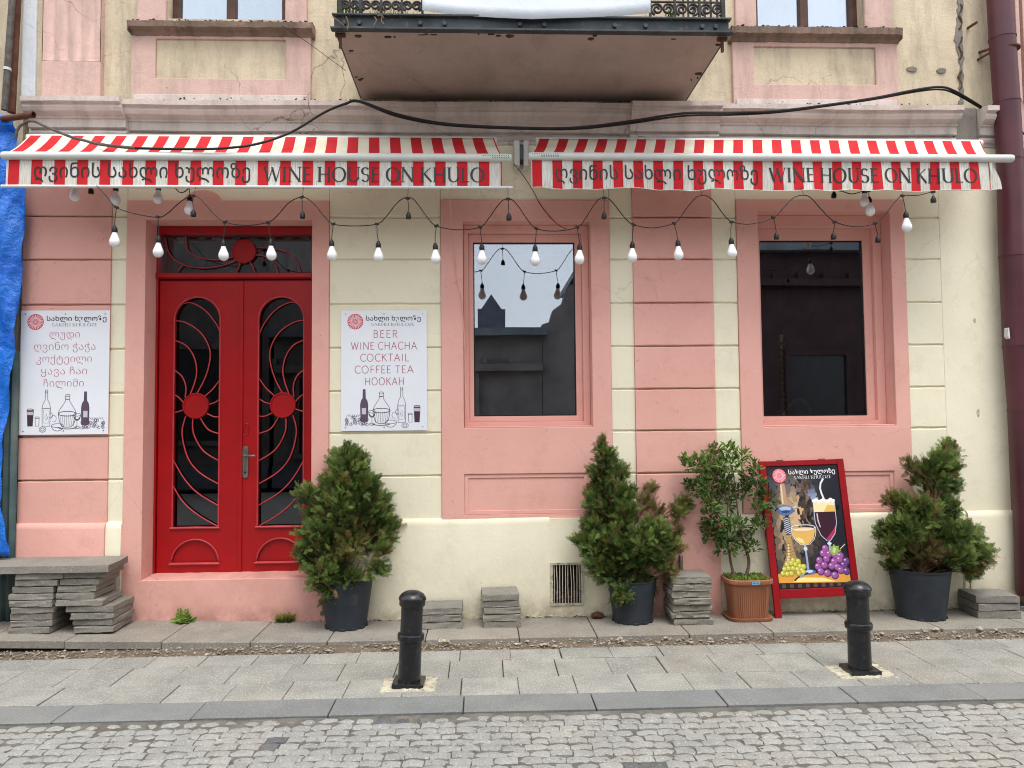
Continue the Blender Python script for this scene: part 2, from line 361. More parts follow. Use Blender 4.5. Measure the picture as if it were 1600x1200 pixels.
# ------------------------------------------------------------------ printing: flat ink shapes laid on a surface
class Ink:
    def __init__(s, fn): s.fn = fn; s.v = []; s.f = []; s.c = []; s.k = 0
    def tri(s, pts, faces, col, layer):
        s.k = (s.k + 1) % 40; h = .0004 + layer * .00025 + s.k * 4e-6; n = len(s.v)
        s.v += [tuple(s.fn(p[0], p[1], h)) for p in pts]
        for f in faces: s.f.append(tuple(n + i for i in f)); s.c.append(col)
    def poly(s, pts, col, layer=0):
        pts = [(p[0], p[1]) for p in pts]
        s.tri(pts, [tuple(t) for t in tessellate_polygon([[Vector((x, y, 0)) for x, y in pts]])], col, layer)
    def disc(s, x, y, rx, ry, col, layer=0, n=20, rot=0):
        c, q = math.cos(rot), math.sin(rot)
        s.poly([(x + rx * math.cos(t) * c - ry * math.sin(t) * q, y + rx * math.cos(t) * q + ry * math.sin(t) * c) for t in [2 * math.pi * i / n for i in range(n)]], col, layer)
    def line(s, pts, w, col, layer=0, pen=None):
        P = [Vector((p[0], p[1])) for p in pts]; L = []; Rr = []
        for i, p in enumerate(P):
            d = P[min(i + 1, len(P) - 1)] - P[max(i - 1, 0)]
            if d.length < 1e-9: continue
            d.normalize(); ww = (pen[1] + (pen[0] - pen[1]) * abs(d.y) ** 1.5) if pen else w
            nn = Vector((-d.y, d.x)) * ww / 2; L.append(p + nn); Rr.append(p - nn)
        k = len(L)
        s.tri(L + Rr, [(i, i + 1, k + i + 1, k + i) for i in range(k - 1)], col, layer)
    def ring(s, x, y, rx, ry, w, col, layer=0, a0=0, a1=360, n=24):
        s.line([(x + rx * math.cos(math.radians(a0 + (a1 - a0) * i / n)), y + ry * math.sin(math.radians(a0 + (a1 - a0) * i / n))) for i in range(n + 1)], w, col, layer)
    def build(s, name, parent):
        me = bpy.data.meshes.new(name); me.from_pydata(s.v, [], s.f); me.materials.append(M['print'])
        ca = me.color_attributes.new('Col', 'FLOAT_COLOR', 'CORNER'); buf = []
        for p, c in zip(me.polygons, s.c): buf += [*c, 1.0] * p.loop_total
        ca.data.foreach_set('color', buf); me.update()
        return link(bpy.data.objects.new(name, me), parent)

def E_(x, y, rx, ry, a0, a1, n=14):
    return [(x + rx * math.cos(math.radians(a0 + (a1 - a0) * i / n)), y + ry * math.sin(math.radians(a0 + (a1 - a0) * i / n))) for i in range(n + 1)]
# letter skeletons: (advance, strokes); a stroke is (kind, points): s stem, h hairline, t thick diagonal, c curve
G = {
 'W': (1.15, [('t', [(.02, 1), (.30, 0)]), ('h', [(.30, 0), (.56, .96)]), ('t', [(.54, .96), (.82, 0)]), ('h', [(.82, 0), (1.08, 1)]), ('f', [(-.06, 1), (.14, 1)]), ('f', [(1.0, 1), (1.16, 1)]), ('f', [(.47, .97), (.61, .97)])]),
 'I': (.34, [('s', [(.16, 0), (.16, 1)])]),
 'N': (.92, [('H', [(.12, 0), (.12, 1)]), ('t', [(.10, 1), (.80, 0)]), ('H', [(.80, 0), (.80, 1)])]),
 'E': (.62, [('s', [(.13, 0), (.13, 1)]), ('h', [(.13, .98), (.56, .98)]), ('h', [(.13, .52), (.48, .52)]), ('h', [(.13, .02), (.58, .02)])]),
 'F': (.58, [('s', [(.13, 0), (.13, 1)]), ('h', [(.13, .98), (.56, .98)]), ('h', [(.13, .52), (.48, .52)])]),
 'H': (.92, [('s', [(.14, 0), (.14, 1)]), ('s', [(.78, 0), (.78, 1)]), ('h', [(.14, .52), (.78, .52)])]),
 'O': (.98, [('c', E_(.48, .5, .42, .5, 90, 450, 28))]),
 'U': (.88, [('s', [(.14, .3), (.14, 1)]), ('c', [(.14, .32)] + E_(.45, .32, .31, .31, 180, 360) + [(.76, .32)]), ('H', [(.76, .3), (.76, 1)])]),
 'S': (.62, [('c', E_(.30, .74, .22, .24, 30, 250, 12) + E_(.30, .26, .24, .25, 75, -150, 12))]),
 'K': (.82, [('s', [(.14, 0), (.14, 1)]), ('h', [(.72, 1), (.16, .48)]), ('t', [(.28, .58), (.78, 0)])]),
 'L': (.60, [('s', [(.14, 0), (.14, 1)]), ('h', [(.14, .02), (.58, .02)])]),
 'A': (.86, [('h', [(.04, 0), (.42, 1)]), ('t', [(.40, 1), (.82, 0)]), ('h', [(.18, .36), (.64, .36)])]),
 'Z': (.72, [('h', [(.08, .98), (.64, .98)]), ('t', [(.64, .98), (.06, .02)]), ('h', [(.06, .02), (.66, .02)])]),
 'B': (.68, [('s', [(.14, 0), (.14, 1)]), ('c', [(.14, .98)] + E_(.32, .76, .24, .22, 90, -90, 10) + [(.14, .54)]), ('c', [(.14, .54)] + E_(.32, .28, .29, .26, 90, -90, 10) + [(.14, .02)])]),
 'R': (.70, [('s', [(.14, 0), (.14, 1)]), ('c', [(.14, .98)] + E_(.34, .74, .26, .24, 90, -90, 10) + [(.14, .50)]), ('t', [(.32, .5), (.64, 0)])]),
 'C': (.80, [('c', E_(.50, .5, .42, .5, 45, 315, 20))]),
 'T': (.70, [('s', [(.34, 0), (.34, 1)]), ('h', [(.02, .98), (.66, .98)])]),
 ' ': (.26, []),
}
def latin(ink, text, x0, x1, y, h, col, layer, serif=True, mono=.07, gap=.08):
    tot = sum(G[c][0] + gap for c in text) - gap; sx = (x1 - x0) / tot; x = x0
    thick, thin = .155 * h, .06 * h
    for ch in text:
        adv, st = G[ch]
        for k, pts in st:
            P = [(x + px * sx, y + py * h) for px, py in pts]
            if not serif:
                if k != 'f': ink.line(P, mono * h, col, layer)
                continue
            if k in 'sH':
                w = thick if k == 's' else thin * 1.3; ink.line(P, w, col, layer)
                for q in P:
                    if not (k in 's' and ch == 'U' and q is P[0]) and not (ch == 'U' and k == 'H' and q is P[0]):
                        ink.line([(q[0] - .12 * sx - w * .1, q[1]), (q[0] + .12 * sx + w * .1, q[1])], thin * .8, col, layer)
            elif k == 'h': ink.line(P, thin, col, layer)
            elif k == 'f': ink.line(P, thin * .8, col, layer)
            elif k == 't': ink.line(P, thick * .9, col, layer)
            else: ink.line(P, 0, col, layer, pen=(thick * 1.05, thin * .9))
        x += (adv + gap) * sx
_txt = {}
def font_text(ink, text, x0, x1, y, h, col, layer, off=0.0):
    """Georgian letters from Blender's built-in font; y is the baseline, h the height of a round letter"""
    if (text, off) not in _txt:
        c = bpy.data.curves.new('lettering', 'FONT'); c.body = text; c.resolution_u = 4; c.offset = off
        o = bpy.data.objects.new('lettering', c); COL.objects.link(o); dg = bpy.context.evaluated_depsgraph_get()
        me = bpy.data.meshes.new_from_object(o.evaluated_get(dg))
        _txt[(text, off)] = ([tuple(v.co[:2]) for v in me.vertices], [tuple(p.vertices) for p in me.polygons])
        bpy.data.objects.remove(o); bpy.data.curves.remove(c); bpy.data.meshes.remove(me)
    V, F = _txt[(text, off)]
    if not V: return
    a = min(v[0] for v in V); b = max(v[0] for v in V); sx = (x1 - x0) / (b - a); sy = h / .55
    ink.tri([(x0 + (v[0] - a) * sx, y + v[1] * sy) for v in V], F, col, layer)
# ================================================================== GROUND
def cobble_mesh(k):
    mb = MB(); w = .5; rows = []
    for i in range(4):
        r = []
        for j in range(4):
            u, v = j / 3 - .5, i / 3 - .5; e = (1 if i in (0, 3) else 0) + (1 if j in (0, 3) else 0)
            r.append((u * (1 - .035 * (e == 2)) + R(-.035, .035), v * (1 - .035 * (e == 2)) + R(-.035, .035), (-.005 if e else 0) + R(-.003, .003) - (.004 if e == 2 else 0)))
        rows.append(r)
    mb.grid(rows); n = len(mb.v)
    ring = [0, 1, 2, 3, 7, 11, 15, 14, 13, 12, 8, 4]
    for q in ring: mb.v.append((mb.v[q][0] * 1.03, mb.v[q][1] * 1.03, -.045))
    for i in range(12):
        mb.f.append((ring[i], n + i, n + (i + 1) % 12, ring[(i + 1) % 12])); mb.m.append(0)
    return mb
ground = MB(); ground.quad((-120, -120, -.09), (120, -120, -.09), (120, 120, -.09), (-120, 120, -.09))
ground.build('ground', 'dirt', kind='structure')
road = MB()
road.grid([[(x, y, (-.005 if y > -1.76 else -.0145) + R(-.003, .003)) for x in np.linspace(-6, 7, 90)] for y in np.linspace(-3.2, -1.70, 16)])
ROAD = road.build('road', 'joint', kind='structure', smooth=True)
far = MB(); far.box(-40, 40, -9.2, -3.2, -.08, -.022); far.build('road_surface', 'cobble', ROAD)
cob = [cobble_mesh(k).mesh('cobblestone', 'cobble', smooth=60) for k in range(9)]
cob_tar = [cobble_mesh(k).mesh('cobblestone', 'cobble_tar', smooth=60) for k in range(4)]
TARS = [(on_z(px, py), rx, ry) for px, py, rx, ry in ((160, 1165, .10, .05), (425, 1155, .10, .045), (1250, 1120, .06, .035), (1275, 1142, .08, .04), (1320, 1185, .08, .05), (640, 1120, .16, .02), (905, 1120, .12, .02), (1010, 1196, .12, .03))]
def tarred(x, y): return any(((x - c.x) / a) ** 2 + ((y - c.y) / b) ** 2 < R(.7, 1.3) for c, a, b in TARS)
cob_mb = [cobble_mesh(k) for k in range(5)]
places = []
y = -1.745; row = 0
while y > -3.1:
    x = -5.2 + R(0, .06)
    while x < 5.6:
        w = R(.078, .102) * (1.35 if random.random() < .06 else 1); d = .060
        places.append((x + w / 2 + .030 * math.sin(row * .9), y - .012 * math.sin(x * 1.3) + R(-.004, .004), w - .0035, d - .0035, R(-.05, .05))); x += w
    y -= .062; row += 1
vis = [p for p in places if p[1] > -2.42 and abs(p[0] - .08) < 2.15 + (p[1] + 2.3) * -.0 + max(0, (p[1] + 2.3)) * 1.05]
vis.sort(key=lambda p: (abs(p[0] - .08) / (5.3 + p[1]) + (0 if p[1] < -1.8 else .02)))
chosen = set(id(p) for p in vis[:298]); stuff = MB()
for p in places:
    if id(p) in chosen:
        o = bpy.data.objects.new('cobblestone', random.choice(cob_tar if tarred(p[0], p[1]) else cob)); link(o, ROAD)
        o.location = (p[0], p[1], -.006 + R(-.003, .003)); o.scale = (p[2], p[3], 1); o.rotation_euler = (R(-.05, .05), R(-.05, .05), p[4] + (math.pi if random.random() < .5 else 0))
    else:
        src = random.choice(cob_mb); n = len(stuff.v); z = -.006 + R(-.003, .003)
        stuff.v += [(p[0] + v[0] * p[2], p[1] + v[1] * p[3], z + v[2]) for v in src.v]
        stuff.f += [tuple(n + i for i in f) for f in src.f]; stuff.m += [0] * len(src.f)
stuff.build('outer_cobblestones', 'cobble', ROAD, smooth=60, kind='stuff')
# loose grit scattered over the cobbles and along the kerb
def stones(pts, smin, smax, name, m, parent=None, **kw):
    mb = MB()
    for x, y, z in pts:
        s = R(smin, smax); n = len(mb.v)
        bm = [(1, 0, 0), (-1, 0, 0), (0, 1, 0), (0, -1, 0), (0, 0, .7), (0, 0, -.7), (.6, .6, .3), (-.6, .5, .35), (.5, -.6, .35), (-.55, -.6, .3)]
        a = R(0, 6.28); c, q = math.cos(a), math.sin(a); sx, sy = R(.6, 1.3), R(.6, 1.2)
        V = [((v[0] * c * sx - v[1] * q * sy) * s * R(.8, 1.2), (v[0] * q * sx + v[1] * c * sy) * s * R(.8, 1.2), v[2] * s * R(.7, 1.1)) for v in bm]
        mb.v += [(x + v[0], y + v[1], z + v[2]) for v in V]
        for f in ((4, 6, 7), (4, 7, 9), (4, 9, 8), (4, 8, 6), (6, 0, 2), (6, 2, 7), (7, 2, 1), (7, 1, 9), (9, 1, 3), (9, 3, 8), (8, 3, 0), (8, 0, 6), (0, 5, 2), (2, 5, 1), (1, 5, 3), (3, 5, 0)):
            mb.f.append(tuple(n + i for i in f)); mb.m.append(0)
    return mb.build(name, m, parent, **kw)
stones([(R(-2.8, 3.4), -1.70 - abs(random.gauss(0, .08)), -.014) for _ in range(900)] + [(R(-2.6, 3), R(-2.5, -1.8), -.004) for _ in range(350)], .0018, .0062, 'grit', 'rock', ROAD, kind='stuff')

# pavement: paving slabs in rows, kerb stones, strip of dirt, back row along the wall
pav = MB(); pav.box(-8, 9, -1.70, .0, -.085, -.032)
PAV = pav.build('pavement', 'joint', kind='structure')
def slab_mesh(name, w, d, t=.05, m='slab', chip=0):
    mb = MB(); mb.box(-w / 2 + .002, w / 2 - .002, -d / 2 + .002, d / 2 - .002, -t, 0)
    return mb.mesh(name, m)
rows = [(-.735, -.925, .30, .05), (-.925, -1.215, .30, .0), (-1.215, -1.472, .30, .075)]
sm = {}
for ri, (y0, y1, w, off) in enumerate(rows):
    me = slab_mesh('paving_slab', w, y0 - y1)
    x = -4.2 + off + .10
    while x < 5.4:
        cx = x + w / 2
        if True:
            o = link(bpy.data.objects.new('paving_slab', me), PAV); o.location = (cx + R(-.002, .002), (y0 + y1) / 2, R(-.0025, .0015)); o.rotation_euler = (R(-.006, .006), R(-.006, .006), R(-.004, .004)); add_bevel(o, .003, 1)
        x += w
me = slab_mesh('kerb_stone', .64, .213, .12, 'kerb'); x = -4.60
KERB = empty('kerb', (0, 0, 0), kind='structure')
while x < 5.5:
    o = link(bpy.data.objects.new('kerb_stone', me), KERB); o.location = (x + .32, -1.582, .002 + R(-.002, .002)); o.rotation_euler = (0, R(-.003, .003), R(-.002, .002)); add_bevel(o, .003, 1); x += .642
x = -4.2; BACK = empty('back_paving', (0, 0, 0), kind='structure')
def gz(x): return .045 * min(1.4, max(0, (-1.2 - x) / 1.8))
for w in [.45, .62, .5, .6, .55, .48, .62, .6, .5, .6, .55, .62, .5, .6, .52, .6, .5]:
    mb = MB(); dd = .50 + R(-.01, .012); mb.box(x + .003, x + w - .003, -dd, .02, -.05, 0); mb.v = [(a_, b_, c_ + gz(a_)) for a_, b_, c_ in mb.v]
    mb.build('paving_slab', 'back_slab', BACK, bev=.004, seg=2); x += w
dirt = MB()
def dz(x, y): return -.020 + .010 * math.sin(x * 9 + y * 21) * math.sin(x * 4.1 + 2) + R(-.006, .006)
dirt.grid([[(x, y, dz(x, y) if -.73 < y < -.52 else -.03) for x in np.linspace(-5, 6, 400)] for y in np.linspace(-.745, -.49, 12)])
DIRT = dirt.build('dirt_strip', 'dirt', kind='structure', smooth=True)
stones([(R(-4, 4.6), R(-.72, -.52), -.014) for _ in range(2600)], .003, .011, 'gravel', 'rock', DIRT, kind='stuff')
stones([(R(-4, 4.6), random.choice([R(-.50, -.44), R(-.78, -.73), R(-.04, -.005)]), .002) for _ in range(700)] + [(R(-3, 4), R(-.5, -.02), .001) for _ in range(240)], .0015, .006, 'pebbles', 'rock', DIRT, kind='stuff')
stones([(R(-4, 4.6), R(-.70, -.54), -.008) for _ in range(90)], .009, .021, 'larger_gravel', 'rock', DIRT, kind='stuff')

# ================================================================== BUILDING
BLD = empty('wine_house_building', (0, 0, 0), label='pink and cream plastered two storey wine house with awnings and balcony', cat='building')
JZ = [.685, 1.0, 1.305, 1.605, 1.915, 2.23, 2.55, 2.86, 3.17, 3.405]
xA0, xA1 = WX(32), WX(171); xB1 = WX(195); xC1 = WX(514); xE0 = WX(690); xE1 = WX(956); xG0 = WX(993); xG1 = WX(1118); xI0 = WX(1157); xI1 = WX(1422); xJ1 = WX(1574)
dO = (WX(226, 600), WX(487.5, 600), .30, WZ(350, 344)); w1 = (WX(724, 500), WX(924, 500), WZ(820, 668), WZ(820, 346)); w2 = (WX(1187, 500), WX(1394, 500), WZ(1290, 666), WZ(1290, 330))
# core of the wall, with the three openings left free
core = MB(); CY0, CY1 = .014, .40
def wall_with_holes(mb, x0, x1, z0, z1, holes, y0, y1):
    xs = sorted({x0, x1, *[h[0] for h in holes], *[h[1] for h in holes]})
    for a, b in zip(xs, xs[1:]):
        hs = sorted([h for h in holes if h[0] <= a + 1e-6 and h[1] >= b - 1e-6], key=lambda h: h[2]); z = z0
        for h in hs:
            if h[2] > z: mb.box(a, b, y0, y1, z, h[2])
            z = h[3]
        if z < z1: mb.box(a, b, y0, y1, z, z1)
g = .03; ve = (WX(862, 920), WX(908, 920), WZ(880, 943), WZ(880, 880))
wall_with_holes(core, xA0 + .01, xJ1 - .01, 0, 3.66, [(dO[0] - g, dO[1] + g, -.01, dO[3] + g), (w1[0] - g, w1[1] + g, w1[2] - g, w1[3] + g), (w2[0] - g, w2[1] + g, w2[2] - g, w2[3] + g), (ve[0] - .02, ve[1] + .02, ve[2] - .02, ve[3] + .02)], CY0, CY1)
core.build('wall', 'cream', BLD)
def block(x0, x1, z0, z1, m, yf=0.0, gap=.011):
    mb = MB(); n = 9; rows = []
    zs = [z0 + gap / 2, z0 + gap / 2 + .006, (z0 + z1) / 2, z1 - gap / 2 - .006, z1 - gap / 2]
    jb = [R(-.0016, .0016) for _ in range(n)]; jt = [R(-.0016, .0016) for _ in range(n)]
    for i, z in enumerate(zs):
        r = []
        for j in range(n):
            xx = x0 + (x1 - x0) * j / (n - 1); zz = z + (jb[j] if i < 2 else jt[j] if i > 2 else 0)
            r.append((xx, yf + (.006 if i in (0, 4) else R(-.0006, .0006)), zz))
        rows.append(r)
    rows = [[(p[0], CY0 + .004, p[2]) for p in rows[0]]] + rows + [[(p[0], CY0 + .004, p[2]) for p in rows[-1]]]
    mb.grid(rows)
    for e, fl in ((0, 1), (n - 1, 0)):
        k = len(mb.v); mb.v += [r[e] for r in rows] + [(rows[0][e][0], CY0 + .004, rows[i][e][2]) for i in range(len(rows))]
        for i in range(len(rows) - 1):
            q = (k + i, k + i + 1, k + len(rows) + i + 1, k + len(rows) + i); mb.f.append(q if fl else q[::-1]); mb.m.append(0)
    return mb.build('wall_block', m, BLD, smooth=22)
for (x0, x1, m, yf) in ((xA0, xA1 - .002, 'pink', -.014), (xA1, xB1 - .003, 'cream', 0), (xC1 + .003, xE0 - .003, 'cream', 0), (xE1 + .003, xG0 - .002, 'cream', 0), (xG0, xG1, 'pink', -.016), (xG1 + .002, xI0 - .003, 'cream', 0), (xI1 + .003, WX(1478), 'cream', 0)):
    for a, b in zip(JZ, JZ[1:]): block(x0, x1, a, b, m, yf)
mb = MB(); mb.box(WX(1478) - .0, xJ1, -.003, .3, .69, 3.40); mb.build('corner_pilaster', 'cream', BLD, bev=.006)
for a in (dO, w1, w2):                                  # cream band above each surround
    pass
for x0, x1, zt in ((xB1, xC1, WZ(350, 314)), (xE0, xE1, WZ(820, 313)), (xI0, xI1, WZ(1290, 312))): MB().box(x0, x1, .001, .013, zt, 3.405).build('cream_band', 'cream', BLD)
# surrounds
def surround(x0, x1, z0, z1, o, m='pink', bottom=True, recess=None, yf=-.014, depth=.30):
    mb = MB(); holes = [[(o[0], o[2]), (o[1], o[2]), (o[1], o[3]), (o[0], o[3])]]
    outer = [(x0, z0), (x1, z0), (x1, z1), (x0, z1)]
    if recess: holes.append([(recess[0], recess[2]), (recess[1], recess[2]), (recess[1], recess[3]), (recess[0], recess[3])])
    mb.prism(outer, holes, yf, .012)
    mb.build('window_surround' if recess else 'door_surround', m, BLD, bev=.005)
    rv = MB(); t = .02
    rv.box(o[0] - t, o[0] - .0005, .0125, depth, o[2] - t, o[3] + t); rv.box(o[1] + .0005, o[1] + t, .0125, depth, o[2] - t, o[3] + t)
    rv.box(o[0], o[1], .0125, depth, o[3] + .0005, o[3] + t)
    if bottom: rv.box(o[0], o[1], .0125, depth, o[2] - t, o[2] - .0005)
    rv.build('reveal', m, BLD)
    if recess:
        r = recess; q = MB(); q.box(r[0] - .004, r[1] + .004, .0045, .011, r[2] - .004, r[3] + .004)
        q.build('recessed_panel', m, BLD)
        q = MB(); i = .028
        q.prism([(r[0] + .001, r[2] + .001), (r[1] - .001, r[2] + .001), (r[1] - .001, r[3] - .001), (r[0] + .001, r[3] - .001)], [[(r[0] + i, r[2] + i), (r[1] - i, r[2] + i), (r[1] - i, r[3] - i), (r[0] + i, r[3] - i)]], -.004, .0040)
        q.build('panel_moulding', m, BLD, bev=.003)
# door surround runs to the ground; the arch bump sits above it
zt = WZ(350, 314); mb = MB(); ax = WX(318, 305)
outer = [(xB1, 0), (xC1, 0), (xC1, zt)] + [(ax + .13 * math.cos(t), zt + .075 * math.sin(t)) for t in [math.pi * i / 12 for i in range(13)]] + [(xB1, zt)]
mb.prism(outer, [[(dO[0], dO[2]), (dO[1], dO[2]), (dO[1], dO[3]), (dO[0], dO[3])]], -.014, .012); mb.build('door_surround', 'pink', BLD, bev=.006)
rv = MB(); rv.box(dO[0] - .02, dO[0] - .0005, .0125, .32, .0, dO[3] + .02); rv.box(dO[1] + .0005, dO[1] + .02, .0125, .32, 0, dO[3] + .02); rv.box(dO[0], dO[1], .0125, .32, dO[3] + .0005, dO[3] + .02)
rv.build('reveal', 'pink', BLD)
st = MB(); st.grid([[(x, yy, zz + R(-.003, .003)) for x in np.linspace(dO[0] + .001, dO[1] - .001, 20)] for yy, zz in ((-.013, .288), (.0, .30), (.10, .308), (.17, .312), (.32, .314))]); st.box(dO[0], dO[1], .0125, .33, 0, .285)
st.build('door_step', 'pink_step', BLD)
st = MB(); st.box(WX(236, 900, .18), WX(490, 900, .18), .165, .32, .30, WZ(350, 897, .18)); st.build('threshold', 'pink_up', BLD, bev=.006)
surround(xE0, xE1, WZ(820, 811), WZ(820, 313), w1, recess=(WX(726, 770), WX(919, 770), WZ(820, 803), WZ(820, 740)))
surround(xI0, xI1, WZ(1290, 801), WZ(1290, 312), w2, recess=(WX(1194, 770), WX(1397, 770), WZ(1290, 795), WZ(1290, 737)))
# plinth with a softened top edge
def plinth(x0, x1, m, z1=.69, yf=-.03):
    mb = MB(); prof = [(.0125, z1 + .012), (-.002, z1 + .012), (yf * .55, z1 + .003), (yf * .9, z1 - .012), (yf, z1 - .035), (yf - .003, .3), (yf - .001, .02), (yf + .004, -.02)]
    xs = np.linspace(x0, x1, max(3, int((x1 - x0) / .06)))
    mb.grid([[(x, p[0] + R(-.0012, .0012) * (1 if 0 < k < 7 else 0) + .002 * math.sin(x * 5 + k), p[1] + (.003 * math.sin(x * 3.1) if k < 5 else 0)) for x in xs] for k, p in enumerate(prof)])
    for e, x in enumerate((x0, x1)):
        n = len(mb.v); mb.v += [(x, p[0], p[1]) for p in prof] + [(x, .0125, p[1]) for p in prof]
        for i in range(7): mb.f.append((n + i, n + i + 1, n + 9 + i, n + 8 + i)); mb.m.append(0)
    for f in range(len(mb.f)): pass
    return mb.build('plinth', m, BLD, smooth=50)
plinth(xA0, xA1 - .001, 'pink', .70, -.045); plinth(xA1, xB1, 'cream', .70, -.03)
for a, b in ((xC1, ve[0] - .012), (ve[1] + .012, xG0 - .001), (xG1 + .001, WX(1500)), (WX(1503), xJ1)): plinth(a, b, 'cream')
plinth(xG0, xG1, 'pink', .70, -.045)
mb = MB(); mb.box(ve[0] - .012, ve[1] + .012, -.032, .012, -.02, ve[2]); mb.build('plinth', 'cream', BLD); mb = MB(); mb.box(ve[0] - .012, ve[1] + .012, -.032, .012, ve[3], .69); mb.build('plinth', 'cream', BLD)
# basement vent: frame, bars and the rubble behind
mb = MB()
fx0, fx1, fz0, fz1 = ve[0] - .012, ve[1] + .012, ve[2] - .004, ve[3] + .010
mb.prism([(fx0, fz0), (fx1, fz0), (fx1, fz1), (fx0, fz1)], [[(ve[0] + .006, ve[2] + .008), (ve[1] - .004, ve[2] + .008), (ve[1] - .004, ve[3] - .004), (ve[0] + .006, ve[3] - .004)]], -.041, -.0325)
VF = mb.build('vent_frame', 'mortar', BLD)
for i in range(10):
    x = ve[0] + .014 + i * (ve[1] - ve[0] - .028) / 9
    MB().tube([(x, -.026, ve[2] - .002), (x + R(-.004, .004), -.029, (ve[2] + ve[3]) / 2), (x + R(-.004, .004), -.026, ve[3])], .0032, 6).build('vent_bar', 'vent_bar', VF, smooth=True)
mb = MB(); mb.box(ve[0] - .02, ve[1] + .02, .30, .33, ve[2] - .03, ve[3] + .03); mb.box(ve[0] - .02, ve[1] + .02, .02, .30, ve[2] - .04, ve[2] - .02); mb.build('vent_shaft', 'rubble', BLD)
stones([(R(ve[0], ve[1]), R(.02, .2), ve[2] + R(-.01, .07)) for _ in range(60)], .012, .028, 'vent_rubble', 'rubble', BLD, kind='stuff')
# crumbling mortar line where the wall meets the paving
stones([(x, -.038 + R(-.008, .004), R(.0, .016)) for x in np.linspace(xC1, 3.7, 420) if random.random() < .75 and not (xG0 < x < xG1)], .004, .014, 'crumbled_plaster', 'mortar', BLD, kind='stuff')
stones([(x, -.02 + R(-.01, .004), R(.0, .012)) for x in np.linspace(xB1, xC1, 90)], .004, .010, 'crumbled_pink_plaster', 'pink', BLD, kind='stuff')
# hairline ridge and small scars on the right corner
mb = MB(); mb.tube([(WX(1501 + 2 * math.sin(y * .05), y), -.034, WZ(1501, y)) for y in range(806, 935, 8)], [R(.006, .013) for _ in range(806, 935, 8)], 6); mb.build('plaster_ridge', 'cream', BLD, smooth=True)
for px, py, r in ((1523, 501, 5), (1528, 645, 7), (1037, 434, 8), (1030, 571, 5), (1024, 590, 4), (1097, 438, 4), (1000, 425, 4)):
    p = on_y(px, py, -.002 if px > 1400 else -.0165); k = r / 218
    mb = MB(); mb.prism([(p.x + k * R(.5, 1) * math.cos(t) * .6, p.z + k * R(.6, 1.1) * math.sin(t)) for t in [i * .698 for i in range(9)]], [], p.y - .0025, p.y + .003)
    mb.build('plaster_scar', 'mortar' if px > 1400 else 'pink', BLD)

# ---- windows of the ground floor
def shop_window(o, fy, px_in, m='pink'):
    """frame set back in the opening, pane behind; px_in = (x0, x1, z0, z1) of the visible glass"""
    e = empty('window', (0, 0, 0), parent=BLD)
    x0, x1, z0, z1 = o; a0, a1, b0, b1 = px_in; q0 = x0 + .0015; q1 = x1 - .0015; s0 = z0 + .0015; s1 = z1 - .0015
    i0, i1, j0, j1 = (q0 + a0) / 2, (q1 + a1) / 2, (s0 + b0) / 2, (s1 + b1) / 2
    mb = MB(); mb.prism([(q0, s0), (q1, s0), (q1, s1), (q0, s1)], [[(i0, j0), (i1, j0), (i1, j1), (i0, j1)]], fy - .035, fy + .05); mb.build('frame', m, e, bev=.003)
    mb = MB(); mb.prism([(i0, j0), (i1, j0), (i1, j1), (i0, j1)], [[(a0, b0), (a1, b0), (a1, b1), (a0, b1)]], fy, fy + .049); mb.build('sash', m, e, bev=.004)
    w = .008; mb = MB(); mb.prism([(a0 + .0005, b0 + .0005), (a1 - .0005, b0 + .0005), (a1 - .0005, b1 - .0005), (a0 + .0005, b1 - .0005)], [[(a0 + w, b0 + w), (a1 - w, b0 + w), (a1 - w, b1 - w), (a0 + w, b1 - w)]], fy + .012, fy + .03); mb.build('gasket', 'black_rubber', e)
    mb = MB(); mb.box(a0 - .01, a1 + .01, fy + .022, fy + .028, b0 - .01, b1 + .01); mb.build('pane', 'glass', e)
    return e
D1 = .20
shop_window(w1, .13, (WX(740, 500, .14), WX(899, 500, .14), WZ(820, 650, .14), WZ(820, 379, .14)))
shop_window(w2, .15, (WX(1189, 500, .16), WX(1350, 500, .16), WZ(1270, 650, .16), WZ(1270, 376, .16)))
# sloping sills
for o in (w1, w2):
    mb = MB(); mb.box(o[0] + .002, o[1] - .002, -.004, .09, o[2] + .0005, o[2] + .010); mb.build('window_sill', 'pink', BLD, bev=.004)
# dark room behind
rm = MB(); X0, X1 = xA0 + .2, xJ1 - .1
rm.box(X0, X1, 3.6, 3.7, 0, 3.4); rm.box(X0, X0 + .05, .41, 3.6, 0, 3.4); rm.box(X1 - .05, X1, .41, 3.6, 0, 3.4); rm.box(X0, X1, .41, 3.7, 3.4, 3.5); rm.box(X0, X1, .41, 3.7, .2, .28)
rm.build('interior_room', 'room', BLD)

# ---- the red double door
DY = .18
def dx(px, py=650): return WX(px, py, DY)
def dzz(py, px=360): return WZ(px, py, DY)
DF = MB(); fx0, fx1 = dO[0] + .002, dO[1] - .002; ztop = dO[3] - .002
lx0, lx1, mid = dx(247), dx(486.5), dx(377)
z_low, z_leaf, z_bar0, z_bar1 = dzz(896), dzz(438), dzz(436), dzz(427)
DF.prism([(fx0, z_low), (fx1, z_low), (fx1, ztop), (fx0, ztop)], [[(lx0 - .004, z_low + .004), (lx1 + .004, z_low + .004), (lx1 + .004, z_bar0), (lx0 - .004, z_bar0)], [(lx0, z_bar1), (lx1, z_bar1), (lx1, dzz(366)), (lx0, dzz(366))]], DY - .02, DY + .09)
DOORF = DF.build('door_frame', 'red', BLD, bev=.004)
MB().box(lx0 - .012, lx1 + .010, DY - .045, DY - .0205, z_bar0 + .004, z_bar1 - .004).build('transom_bar', 'red', DOORF, bev=.005)
